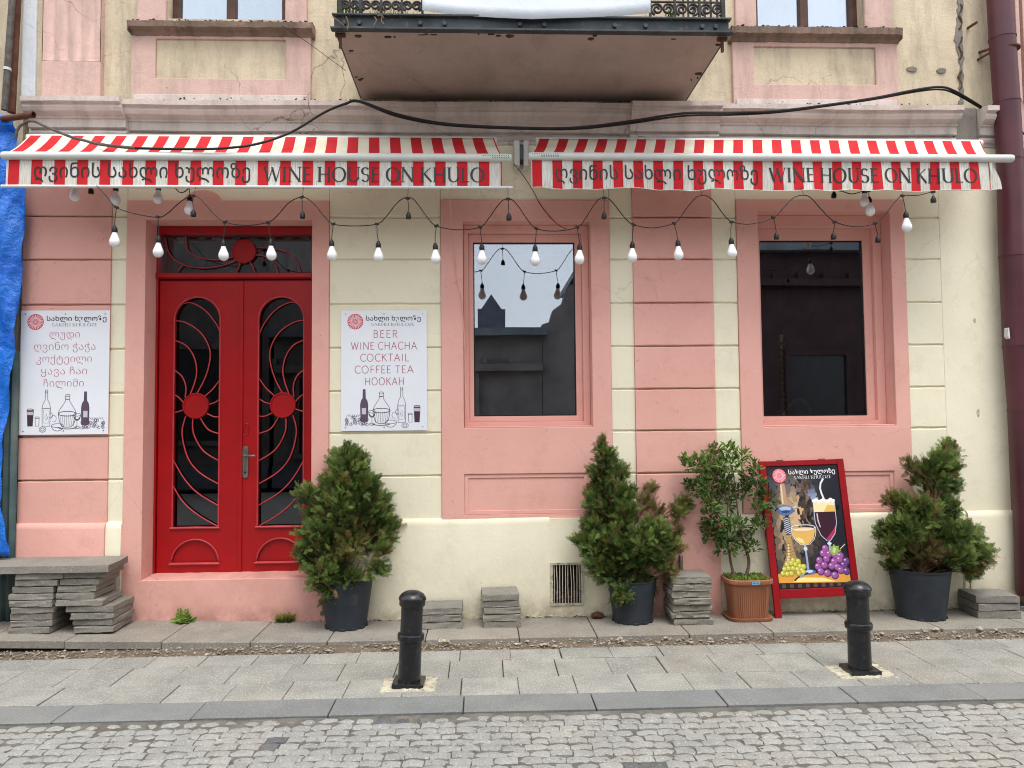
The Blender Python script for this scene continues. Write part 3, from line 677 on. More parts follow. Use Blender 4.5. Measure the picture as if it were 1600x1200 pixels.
MB().box(lx0 - .01, lx1 + .01, DY + .04, DY + .046, z_bar1 - .01, dzz(366) + .01).build('transom_pane', 'glass_transom', DOORF)
def rod(pts, parent, y, r=.0048, mirror=None, mt='red_trim'):
    P = [on_y(px, py, DY) for px, py in pts]
    if mirror is not None: P = [Vector((mirror - p.x, p.y, p.z)) for p in P]
    P = [Vector((p.x, y, p.z)) for p in P]
    MB().tube(bez(P, 5), r, 6).build('rod', mt, parent, smooth=True)
def disc(px, py, rpx, parent, y, name='medallion', m='red', mirror=None):
    c = on_y(px, py, DY); x = c.x if mirror is None else mirror - c.x; r = rpx / ppm(DY); mb = MB()
    prof = [(r, .014), (r, .0), (r * .97, -.007), (r * .88, -.007), (r * .86, -.001), (.001, -.001)]
    n = 32; base = len(mb.v)
    for rr, yy in prof:
        for j in range(n): t = 2 * math.pi * j / n; mb.v.append((x + rr * math.cos(t), y + yy, c.z + rr * math.sin(t)))
    for i in range(len(prof) - 1):
        for j in range(n): mb.f.append((base + i * n + j, base + i * n + (j + 1) % n, base + (i + 1) * n + (j + 1) % n, base + (i + 1) * n + j)); mb.m.append(0)
    mb.f.append(tuple(base + (len(prof) - 1) * n + j for j in range(n))); mb.m.append(0)
    mb.f.append(tuple(base + j for j in reversed(range(n)))); mb.m.append(0)
    mb.build(name, m, parent, smooth=30)
for pts in ([(255, 370), (264, 397), (288, 414), (318, 418), (346, 414), (366, 406)], [(288, 368), (292, 390), (313, 402.5), (341, 405), (364, 400)], [(275, 425), (279, 418), (285, 412)], [(374, 409), (371, 417), (368, 427)], [(387, 406), (393, 414), (398, 427)], [(394, 397), (414, 400), (428, 411), (434, 427)], [(395, 386), (423, 387), (449, 394), (463, 408), (469, 427)]):
    rod(pts, DOORF, DY + .02)
disc(380, 392, 19, DOORF, DY + .012)
RODS = [[(279, 476), (297, 472.5), (320, 485), (337, 506), (343, 520)], [(271, 500.5), (290, 504), (313, 520), (326, 544), (326, 567), (318, 593), (305, 617)], [(271, 531), (290, 540), (302, 558), (306, 579), (303, 597), (296, 616)], [(271, 578), (283, 588), (289, 604), (288, 621)], [(270, 616.5), (278, 621), (286, 630)], [(343, 592), (332, 607), (318, 620)], [(342, 624), (334, 629), (324, 632)], [(342, 651), (333, 651), (322, 646)], [(342, 678), (324, 671), (311, 652)], [(270, 645), (278, 643), (287, 640)], [(300, 653), (301, 677), (316, 704), (342, 721)], [(289, 650), (283, 677), (292, 715), (311, 739), (341, 757)], [(268, 717), (287, 749), (308, 771), (341, 791)], [(267, 756), (284, 784), (308, 805), (339, 823)]]
AX = dx(271, 650), dx(343, 650)                           # left glass opening
mir = dx(305) + dx(441)                                   # mirror to the right leaf
def leaf(x0, x1, mirror):
    g0, g1 = (AX if mirror is None else (mir - AX[1], mir - AX[0])); gz0 = dzz(823); r = (g1 - g0) / 2; gzt = dzz(464) - r
    if mirror is not None: g1 = min(g1, x1 - .02)
    hole = [(g0, gz0), (g1, gz0)] + [((g0 + g1) / 2 + r * math.cos(t), gzt + r * math.sin(t)) for t in [math.pi * i / 18 for i in range(19)]]
    hole = [hole[0], hole[1]] + hole[2:]
    c = (g0 + g1) / 2; hw = .17; hz0 = dzz(879); hh = dzz(842) - hz0
    lune = [(c - hw, hz0), (c + hw, hz0)] + [(c + hw * math.cos(t), hz0 + hh * math.sin(t)) for t in [math.pi * i / 16 for i in range(1, 16)]]
    mb = MB(); mb.prism([(x0, z_low + .008), (x1, z_low + .008), (x1, z_leaf), (x0, z_leaf)], [hole, lune], DY, DY + .045)
    L = mb.build('door_leaf', 'red', BLD, bev=.003)
    MB().box(c - hw - .01, c + hw + .01, DY + .016, DY + .03, hz0 - .01, hz0 + hh + .01).build('lower_panel', 'red', L)
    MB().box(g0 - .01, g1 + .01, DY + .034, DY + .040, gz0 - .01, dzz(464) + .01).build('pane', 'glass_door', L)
    def bead(loop, nm):
        MB().tube([(x, DY - .002, z) for x, z in loop], .0062, 6, closed=True).build(nm, 'red_trim', L, smooth=True)
    bead([(g0, gz0), (g0 + (g1 - g0) * .5, gz0)] + [(g1, gz0), (g1, (gz0 + gzt) / 2)] + hole[2:] + [(g0, (gz0 + gzt) / 2)], 'glazing_bead')
    bead(lune[:1] + [(c, hz0)] + lune[1:], 'panel_bead')
    MB().tube([(g0 - .012, DY - .010, gz0 - .004), (g1 + .012, DY - .010, gz0 - .004)], .008, 6).build('glazing_ledge', 'red_trim', L, smooth=True)
    MB().tube([(c - hw - .010, DY - .010, hz0 - .004), (c + hw + .010, DY - .010, hz0 - .004)], .008, 6).build('panel_ledge', 'red_trim', L, smooth=True)
    for pts in RODS: rod(pts, L, DY + .016, mirror=mirror)
    disc(305, 634, 20, L, DY + .008, mirror=mirror)
    return L
LL = leaf(lx0, mid - .002, None); RL = leaf(mid + .002, lx1, mir)
MB().box(mid - .016, mid + .012, DY - .012, DY - .0005, z_low + .012, z_leaf - .004).build('cover_strip', 'red', LL, bev=.003)
# handle plate and lever
hx = dx(384, 720); hz = dzz(722, 384); mb = MB()
pl = [(hx + .021 * math.cos(t) , hz + (.095 if math.sin(t) >= 0 else -.095) + .021 * math.sin(t)) for t in [i * math.pi / 9 for i in range(18)]]
mb.prism(pl, [], DY - .010, DY - .0005); HP = mb.build('handle_plate', 'steel', RL, bev=.002)
MB().tube([(hx, DY - .01, hz + .05), (hx, DY - .05, hz + .05), (hx + .012, DY - .058, hz + .05), (hx + .085, DY - .056, hz + .048)], .0075, 8).build('lever', 'steel', RL, smooth=True)
MB().tube([(hx, DY - .013, hz - .075), (hx, DY - .0095, hz - .075)], .007, 10).build('keyhole', 'black_metal', RL)
kx, kz = dx(385), dzz(671, 385); MB().tube([(kx + .014 * math.cos(t), DY - .003, kz + (.028 if math.sin(t) > 0 else -.028) + .014 * math.sin(t)) for t in [i * math.pi / 8 + .01 for i in range(16)]], .003, 6, closed=True).build('upper_lock_plate', 'red', RL, smooth=True)

# ---- cornice
def cornice(x0, x1, out, ends=(True, True), z1=0.0):
    prof = [(0, 3.385), (.025, 3.392), (.028, 3.41), (.045, 3.418), (.052, 3.436), (.042, 3.452), (.030, 3.458), (.030, 3.466), (.060, 3.470), (.062, 3.525), (.075, 3.530), (.076, 3.540), (.092, 3.548), (.122, 3.562), (.136, 3.585), (.130, 3.604), (.134, 3.612), (.158, 3.616), (.160, 3.650), (.10, 3.668), (0, 3.678)]
    mb = MB(); xs = np.linspace(x0, x1, max(2, int((x1 - x0) / .05)))
    mb.grid([[(x, .0125 - out - p[0] + R(-.0015, .0015), p[1] + .003 * math.sin(x * 4) + R(-.001, .001)) for x in xs] for p in prof])
    for e, x in enumerate((x0, x1)):
        if not ends[e]: continue
        n = len(mb.v); mb.v += [(x, .0125 - out - p[0], p[1] + .003 * math.sin(x * 4)) for p in prof] + [(x, .02, p[1]) for p in prof]; k = len(prof)
        for i in range(k - 1): mb.f.append((n + i, n + i + 1, n + k + i + 1, n + k + i)); mb.m.append(0)
    return mb.build('cornice', 'mauve', BLD, smooth=24)
cA, cB, cC, cD, cE = WX(36, 180, -.15), WX(190, 180, -.15), WX(985, 190, -.1), WX(1128, 180, -.15), WX(1508, 180, -.15)
cornice(cA, cB, .045); cornice(cB, cC, 0); cornice(cC, cD, .045); cornice(cD, cE, 0)
cornice(WX(1524, 200), WX(1562, 200), 0)
mb = MB(); mb.box(cE - .01, WX(1524, 200), -.03, .0, 3.40, 3.69); mb.build('broken_cornice_core', 'cement', BLD, bev=.02, seg=3)
# ---- upper storey
UY = .02
uw = []                                                    # window openings upstairs
uL = (WX(262, 20, UY), WX(447, 20, UY), WZ(355, 30, UY), 5.9); uR = (WX(1180, 30, UY), WX(1348, 30, UY), WZ(1265, 43, UY), 5.9)
mb = MB(); wall_with_holes(mb, WX(45, 60), WX(1560, 60), 3.662, 6.6, [uL, uR, (.0, .75, 3.9, 6.1)], UY, .42); mb.build('upper_wall', 'cream_up', BLD)
MB().box(WX(33, 60), WX(56, 60), .004, .30, 3.69, 6.6).build('whitewashed_edge', 'whitewash', BLD, bev=.01)
# fluted pilaster on the left
fx0, fx1 = WX(70, 60), WX(161, 60)
mb = MB(); mb.box(fx0, fx1, -.03, .019, 3.68, WZ(110, 95, -.03)); mb.build('pilaster_base', 'pink_up', BLD, bev=.006)
mb = MB(); n = 60; zt0 = WZ(110, 95, -.03)
def fl(u):
    k = (u * 4.4 - .2); f = k % 1
    return .018 * math.sin(math.pi * min(1, max(0, (f - .12) / .72))) if 0 <= k < 4.1 and .12 < f < .84 else 0
mb.grid([[(fx0 + (fx1 - fx0) * j / n, -.03 + (fl(j / n) if i else 0), zz) for j in range(n + 1)] for i, zz in enumerate((zt0, zt0 + .02, zt0 + .5, 6.5))]); mb.build('fluted_pilaster', 'pink_up', BLD, smooth=60)
MB().box(fx0, fx0 + .004, -.03, .019, zt0, 6.5).box(fx1 - .004, fx1, -.03, .019, zt0, 6.5).build('pilaster_side', 'pink_up', BLD)
def upper_window(o, sx0, sx1, spy0, spy1, pan, sur, n_mull, cpx):
    s0, s1 = sur; sz1, sz0 = WZ(cpx, spy0, -.06), WZ(cpx, spy1, -.06)
    mb = MB(); pz0, pz1 = WZ(cpx, pan[3]), WZ(cpx, pan[2]); p0, p1 = WX(pan[0], 90), WX(pan[1], 90)
    mb.prism([(s0, 3.70), (s1, 3.70), (s1, sz0 + .01), (s0, sz0 + .01)], [[(p0, pz0), (p1, pz0), (p1, pz1), (p0, pz1)]], -.012, .0195); mb.build('apron', 'pink_up', BLD, bev=.005)
    MB().box(p0 + .001, p1 - .001, .006, .0195, pz0 + .001, pz1 - .001).build('apron_panel', 'cream_up', BLD)
    mb = MB(); mb.box(s0 + .02, s1 - .02, -.022, -.0125, 3.675, 3.745); mb.build('apron_base', 'mauve', BLD, bev=.006)
    mb = MB()
    mb.grid([[(x, yy + R(-.004, .004), zz + R(-.003, .003)) for x in np.linspace(sx0, sx1, 50)] for yy, zz in ((.019, sz0 - .012), (-.02, sz0 - .006), (-.035, sz0 + .02), (-.075, sz0 + .03), (-.08, sz1 - .006), (-.07, sz1), (.15, sz1 + .012))])
    for x in (sx0, sx1): mb.box(x - .001, x + .001, -.07, .019, sz0, sz1 - .006)
    mb.build('window_sill', 'old_ledge', BLD, smooth=40)
    mb = MB(); mb.box(s0 + .03, o[0], -.012, .0195, sz1 + .012, 6.1); mb.box(o[1], s1 - .03, -.012, .0195, sz1 + .012, 6.1); mb.box(o[0], o[1], -.012, .0195, o[3], 6.1)
    mb.build('upper_window_surround', 'pink_up', BLD, bev=.01)
    e = empty('window', parent=BLD); w = .055; ins = o[0] + .02, o[1] - .02
    mb = MB(); xs = [ins[0] + (ins[1] - ins[0]) * i / n_mull for i in range(n_mull + 1)]
    holes = [[(a + w * .6, sz1 + .05), (b - w * .6, sz1 + .05), (b - w * .6, 5.8), (a + w * .6, 5.8)] for a, b in zip(xs, xs[1:])]
    mb.prism([(o[0], sz1 + .005), (o[1], sz1 + .005), (o[1], 5.89), (o[0], 5.89)], holes, .10, .16); mb.build('frame', 'brown_frame', e, bev=.006)
    for h in holes: MB().box(h[0][0] - .01, h[1][0] + .01, .13, .135, sz1 + .03, 5.82).build('pane', 'glass_up', e)
    mb = MB(); n = 40; mb.grid([[(o[0] + (o[1] - o[0]) * j / n, .30 + .015 * math.sin(j * 1.3), zz) for j in range(n + 1)] for zz in (sz1, 5.9)]); mb.build('curtain', 'curtain', e, smooth=True)
upper_window(uL, WX(200, 40, -.06), WX(489, 40, -.06), 34, 50, (244, 447, 62, 124), (WX(206, 90), WX(486, 90)), 2, 345)
upper_window(uR, WX(1142, 50, -.06), WX(1409, 50, -.06), 43, 60, (1177, 1367, 74, 133), (WX(1144, 90), WX(1401, 90)), 2, 1275)
# weathered crack with grey cement, dark holes, iron stubs
pts = [(1497, 168), (1503, 150), (1500, 128), (1502, 100), (1494, 60), (1499, 20), (1497, -20), (1505, -20), (1506, 20), (1505, 50), (1508, 90), (1506, 130), (1508, 160)]
rag = []
for (a, b), (c, d) in zip(pts, pts[1:] + pts[:1]):
    for q in range(6):
        u = q / 6; P0 = on_y(a + (c - a) * u, b + (d - b) * u, 0); rag.append((P0.x + R(-.010, .010), P0.z + R(-.006, .006)))
mb = MB(); mb.prism(rag, [], .012, .0195); mb.build('wall_crack', 'cement', BLD)
for k in range(3):
    seg_ = [(1500.5 + 2.5 * math.sin(q * 1.3 + k), 6 + k * 52 + q * 5) for q in range(9 - k)]
    MB().tube([(on_y(a, b, .012).x, .0115, on_y(a, b, .012).z) for a, b in seg_], [R(.004, .011) for _ in seg_], 6).build('dark_fissure', 'rubble', BLD)
for px, py, rx, ry in ((1425, 108, 11, 5), (1472, 110, 9, 5)):
    p = on_y(px, py, .01); mb = MB(); mb.prism([(p.x + rx / 218 * R(.7, 1) * math.cos(t), p.z + ry / 218 * R(.7, 1) * math.sin(t)) for t in [i * .52 for i in range(12)]], [], .010, .0195); mb.build('patched_hole', 'cement', BLD)
for a, b in (((1512, 44), (1526, 35)), ((1530, 82), (1548, 76))):
    MB().tube([on_y(*a, .02), on_y(*b, -.10)], .010, 6).build('iron_stub', 'rust', BLD, smooth=True)
# ---- balcony
BY = -.94; bx0, bx1 = WX(566, 163), WX(1076, 163); fz = WZ(830, 52, BY); fzt = WZ(830, 29, BY); FX0, FX1 = WX(523, 40, BY), WX(1138, 40, BY)
mb = MB(); mb.box(bx0 + .0, bx1 - .0, BY + .02, .0, fz + .012, fzt - .02)
n = 30; mb = MB()
mb.grid([[(a + (b - a) * j / n, yy, fz + .004 + dz_ + .004 * math.sin(j * .7) + R(-.001, .001)) for j in range(n + 1)] for yy, a, b, dz_ in ((BY + .012, FX0 + .006, FX1 - .006, .0), (BY + .2, FX0 + .006, FX1 - .006, .0), (-.3, FX0 + .006, FX1 - .006, -.0), (.02, FX0 + .006, FX1 - .006, -.0))])
mb.box(FX0 + .006, FX1 - .006, BY + .015, .018, fz + .02, fzt)
BAL = mb.build('balcony', 'soffit', BLD, smooth=40)
MB().box(FX0, FX1, BY - .008, BY + .01, fz + .012, fzt - .006).box(FX0 - .02, FX1 + .02, BY - .035, BY + .011, fz, fz + .0115).box(FX0 - .012, FX1 + .012, BY - .030, BY + .011, fzt - .0055, fzt + .006).build('edge_beam', 'iron', BAL, bev=.002)
for x in (FX0, FX1): MB().box(x - .006 if x < 0 else x - .004, x + .004 if x < 0 else x + .006, BY + .012, .018, fz + .012, fzt - .004).build('side_beam', 'iron', BAL)
for px in (539, 562, 657, 695, 812, 850, 960, 1008, 1096, 1117):
    x = WX(px, 41, BY); z = (fz + fzt) / 2
    mb = MB(); mb.tube([(x, BY - .0085, z), (x, BY - .024, z)], .0135, 6); mb.build('bolt', 'iron', BAL)
for px, s in ((532, 1), (1128, -1)):
    x = WX(px, 60, BY + .03); MB().box(x - .008, x + .008, BY + .02, BY + .036, fz - .09, fz + .0).box(x - .03, x + .03, BY + .018, BY + .038, fz - .02, fz - .001).build('corner_iron', 'rust', BAL)
for _ in range(26):
    x = R(FX0 + .05, FX1 - .05) if random.random() < .7 else random.choice([FX0 + R(.02, .06), FX1 - R(.02, .06)]); yy = BY + R(.02, .07) if FX0 + .07 < x < FX1 - .07 else R(BY + .05, -.3)
    a_, b_ = R(.005, .028), R(.004, .012); n = 9; mb = MB()
    ring = [(x + a_ * math.cos(t) * R(.5, 1.1), yy + b_ * math.sin(t) * R(.5, 1.1)) for t in [2 * math.pi * i / n for i in range(n)]]
    mb.v = [(p, q, fz - .0025) for p, q in ring] + [(p, q, fz + .006) for p, q in ring]; mb.f = [tuple(range(n - 1, -1, -1)), tuple(range(n, 2 * n))] + [(i, (i + 1) % n, n + (i + 1) % n, n + i) for i in range(n)]; mb.m = [0] * (n + 2)
    mb.build('peeled_patch', 'rubble', BAL)
def scroll(cx, cz, r, s, y, parent, w=.0065):
    pts = []
    for i in range(34):
        t = i / 33 * 3.4 * math.pi; rr = r * (1 - .78 * i / 33); pts.append((cx + s * rr * math.cos(t - math.pi / 2 + .4), y, cz + rr * math.sin(t - math.pi / 2 + .4)))
    MB().tube(pts, w, 6).build('scroll', 'wrought', parent, smooth=True)
ry = BY + .035
for a, b in ((WX(531, 15, ry), WX(660, 15, ry)), (WX(1016, 15, ry), WX(1131, 15, ry))):
    mb = MB(); mb.box(a, b, ry - .007, ry + .007, fzt + .012, fzt + .022); mb.build('lower_rail', 'wrought', BAL)
    k = max(3, round((b - a) / .14)); st_ = (b - a) / k
    for i in range(k + 1):
        x = a + i * st_; MB().box(x - .007, x + .007, ry - .007, ry + .007, fzt + .006, fzt + .92).build('baluster', 'wrought', BAL)
        if i < k:
            for lv in range(5):
                zc = fzt + .088 + lv * .17
                scroll(x + st_ * .28, zc, st_ * .26, -1, ry, BAL, .0075); scroll(x + st_ * .72, zc, st_ * .26, 1, ry, BAL, .0075)
    MB().box(a, b, ry - .006, ry + .006, fzt + .13, fzt + .138).build('middle_rail', 'wrought', BAL)
MB().box(FX0, FX1, ry - .02, ry + .02, fzt + .92, fzt + .95).build('top_rail', 'wrought', BAL, bev=.004)
for x in (FX0 + .02, FX1 - .02): MB().box(x - .012, x + .012, ry - .012, ry + .012, fzt + .006, fzt + .92).build('corner_post', 'wrought', BAL)
for x in (FX0 + .015, FX1 - .015):
    for yy in np.linspace(ry + .12, -.02, 7): MB().box(x - .006, x + .006, yy - .006, yy + .006, fzt + .006, fzt + .92).build('side_baluster', 'wrought', BAL)
    MB().box(x - .015, x + .015, ry + .02, .01, fzt + .92, fzt + .945).build('side_rail', 'wrought', BAL)
for o_, sx0, sx1, py in ((uL, 205, 485, 34), (uR, 1146, 1405, 43)):
    zt_ = WZ((sx0 + sx1) / 2, py, -.06)
    stones([(WX(R(sx0, sx1), 40, -.06), R(-.075, .0), zt_ + .003) for _ in range(190)], .004, .013, 'moss_clumps', 'moss_dark', BLD, kind='stuff')
stones([(WX(R(45, 1500), 150, -.1), R(-.13, -.02), 3.668 + R(-.004, .006)) for _ in range(420)], .003, .010, 'cornice_grime', 'moss_dark', BLD, kind='stuff')
# roof and back of the house so that it closes
MB().box(WX(30, 60), WX(1560, 60), -.12, .42, 6.6, 6.85).build('roof_cornice', 'mauve', BLD, bev=.01)
MB().box(WX(30, 60), WX(1560, 60), .42, 8, 6.6, 6.7).box(WX(30, 60), WX(1560, 60), 7.9, 8, 0, 6.6).box(WX(30, 60), WX(30, 60) + .2, .43, 7.9, 0, 6.6).box(WX(1560, 60) - .2, WX(1560, 60), .43, 7.9, 0, 6.6).box(WX(30, 60) + .2, WX(1560, 60) - .2, .43, 7.9, 3.52, 3.64).build('roof', 'roof_metal', BLD)

# ================================================================== banner on the balcony
a, b = WX(660, 10, BY - .03), WX(1016, 10, BY - .03); mb = MB(); n = 40; rows = []
for i in range(15):
    v = i / 14; r = []
    for j in range(n + 1):
        u = j / n; zb = WZ(838, 33, BY - .03) + .062 * (abs(u - .48) / .52) ** 1.2 * .85 + .004
        z = zb + (fzt + .9 - zb) * v; r.append((a + (b - a) * u, BY - .042 + .010 * math.sin(u * 9 + v * 2) * (1 - v) + .006 * math.sin(v * 7 + u * 3), z))
    rows.append(r)
BAN = mb.grid(rows).build('banner', 'banner', smooth=True)
sm_ = BAN.modifiers.new('Solidify', 'SOLIDIFY'); sm_.thickness = .002
tag(BAN, 'blank white banner sheet sagging over the balcony railing', 'banner')

# ================================================================== NEIGHBOURS
lb = empty('neighbour_building', label='weathered cream neighbouring house behind the blue tarp at the left edge', cat='building')
MB().box(-9, WX(31, 60) - .002, .06, .6, 0, 6.4).build('wall', 'cream_up', lb)
MB().box(-9.2, WX(31, 60) - .002, .0, .7, 6.4, 6.6).build('roof', 'roof_metal', lb)
rb = empty('neighbour_building', label='pink fluted neighbouring house beyond the maroon downpipe at the right edge', cat='building')
mb = MB(); mb.box(WX(1578, 60) + .002, 10, .03, .6, 0, 6.4); mb.build('wall', 'pink_up', rb)
for i in range(14):
    x = WX(1580, 60) + .04 + i * .055; MB().box(x, x + .03, -.002, .029, 3.75, 6.3).build('rib', 'pink_up', rb, bev=.004)
for k, z in enumerate((3.36, 3.29, 3.22, 3.15, 3.08)): MB().box(WX(1590, 300) - .02, 10, .004, .029, z, z + .035).build('moulding', 'old_ledge', rb, bev=.003)
MB().box(WX(1578, 60) + .002, 10, .0, .7, 6.4, 6.6).build('roof', 'roof_metal', rb)

# corrugated sheet and blue tarp
mb = MB(); n = 90; a, b = WX(-170, 700, -.06), WX(27, 700, -.06)
mb.grid([[(a + (b - a) * j / n, -.06 + .011 * math.sin(j * 1.15), z) for j in range(n + 1)] for z in (-.01, .6, 1.2, 1.9)])
o = mb.build('corrugated_sheet', 'corrugated', smooth=True); q = o.modifiers.new('Solidify', 'SOLIDIFY'); q.thickness = .002
tag(o, 'weathered grey green corrugated metal sheet standing behind the blue tarp', 'metal sheet')
prof = [(183, 27), (200, 27), (220, 22), (245, 24), (275, 38), (300, 42), (345, 36), (400, 34), (440, 33), (500, 27), (545, 24), (600, 17), (650, 9), (690, 4), (740, 2), (785, 2), (820, 9), (868, 15)]
rows = []
for py in np.linspace(183, 869, 90):
    ex = np.interp(py, [p[0] for p in prof], [p[1] for p in prof]); L = on_y(-150, py, -.13); E = on_y(ex, py, -.13); r = []
    for j in range(46):
        u = j / 45; x = L.x + (E.x - L.x) * u; z = L.z + (E.z - L.z) * u
        f = .024 * math.sin(x * 26 + z * 3.2) + .016 * math.sin(z * 13 + x * 17) + .012 * math.sin(x * 60 - z * 24) + .010 * abs(math.sin(z * 31 + x * 9))
        r.append((x, -.135 + f * (1 - .4 * u) - (.05 if py < 200 else 0), z + .006 * math.sin(x * 30)))
    rows.append(r)
o = MB().grid(rows).build('tarp', 'tarp', smooth=True); q = o.modifiers.new('Solidify', 'SOLIDIFY'); q.thickness = .0012
tag(o, 'bright blue crinkled plastic tarp hanging down the left edge', 'tarp')
# pipes by the left edge
pp = empty('downpipe', label='slim grey plastic downpipe above the blue tarp at the upper left', cat='downpipe')
MB().tube([on_y(19, -60, -.10), on_y(19, 0, -.10), on_y(12, 100, -.10), on_y(7, 172, -.10)], .021, 12).build('pipe', 'grey_cable', pp, smooth=True)
MB().tube([on_y(11.5, 106, -.10), on_y(11.2, 110, -.10)], .025, 12).build('clip', 'bar', pp, smooth=True)
o = MB().tube([on_y(30, -60, -.03), on_y(27, 0, -.03), on_y(18, 176, -.03)], .026, 10).build('rusty_pole', 'rust', smooth=True)
tag(o, 'rusty vertical steel pole beside the slim grey downpipe, upper left', 'pole')
mb = MB(); A, B_ = on_y(4, 186, -.16), on_y(53, 179, -.22); mb.tube([A, B_], .021, 12, caps=False); mb.tube([A, B_], .016, 12, caps=False)
o = mb.build('pipe_stub', 'rust', smooth=True); tag(o, 'short brown pipe end poking out over the top of the blue tarp', 'pipe')
# maroon downpipe on the right
dp = empty('downpipe', label='thick maroon round downpipe running down the right edge of the facade', cat='downpipe')
cen = [(1559, -60), (1566, 60), (1573, 160), (1578, 250), (1582, 400), (1588, 540), (1596, 640), (1604, 780), (1609, 925)]
P = [on_y(px, py, -.115) for px, py in cen]; rp = .088
for i in range(len(P) - 1):
    a, b = P[i], P[i + 1]; MB().tube([a, a + (b - a) * .04, b - (b - a) * .01, b + (b - a) * .03], [rp, rp - .002, rp - .002, rp - .002], 24).build('pipe_section', 'maroon', dp, smooth=60)
    MB().tube([a + Vector((0, 0, .004)), a - Vector((0, 0, .006))], rp + .0025, 24).build('seam', 'maroon', dp, smooth=60)
c = on_y(1571, 78, -.115); MB().tube([c + Vector((0, 0, .006)), c - Vector((0, 0, .006))], rp + .006, 20).build('bracket', 'rust', dp, smooth=60)
MB().tube([c + Vector((-.08, 0, 0)), (c.x - .12, .02, c.z - .01)], .008, 6).build('bracket_arm', 'rust', dp, smooth=60)
p = on_y(1573, 520, -.15); MB().prism([(p.x - .004, p.z + .03), (p.x - .006, p.z - .03), (p.x + .008, p.z - .045), (p.x + .006, p.z - .005), (p.x + .003, p.z + .035)], [], -.172, -.13).build('chipped_paint', 'whitewash', dp)
c = on_y(1509, 877, -.05); o = MB().tube([c + Vector((0, .05, 0)), c, c + Vector((.03, -.02, -.01)), c + Vector((.035, -.02, -.05))], .009, 6).build('wall_hook', 'steel', smooth=True)
tag(o, 'small metal pipe hook fixed low on the wall near the maroon downpipe', 'hook')

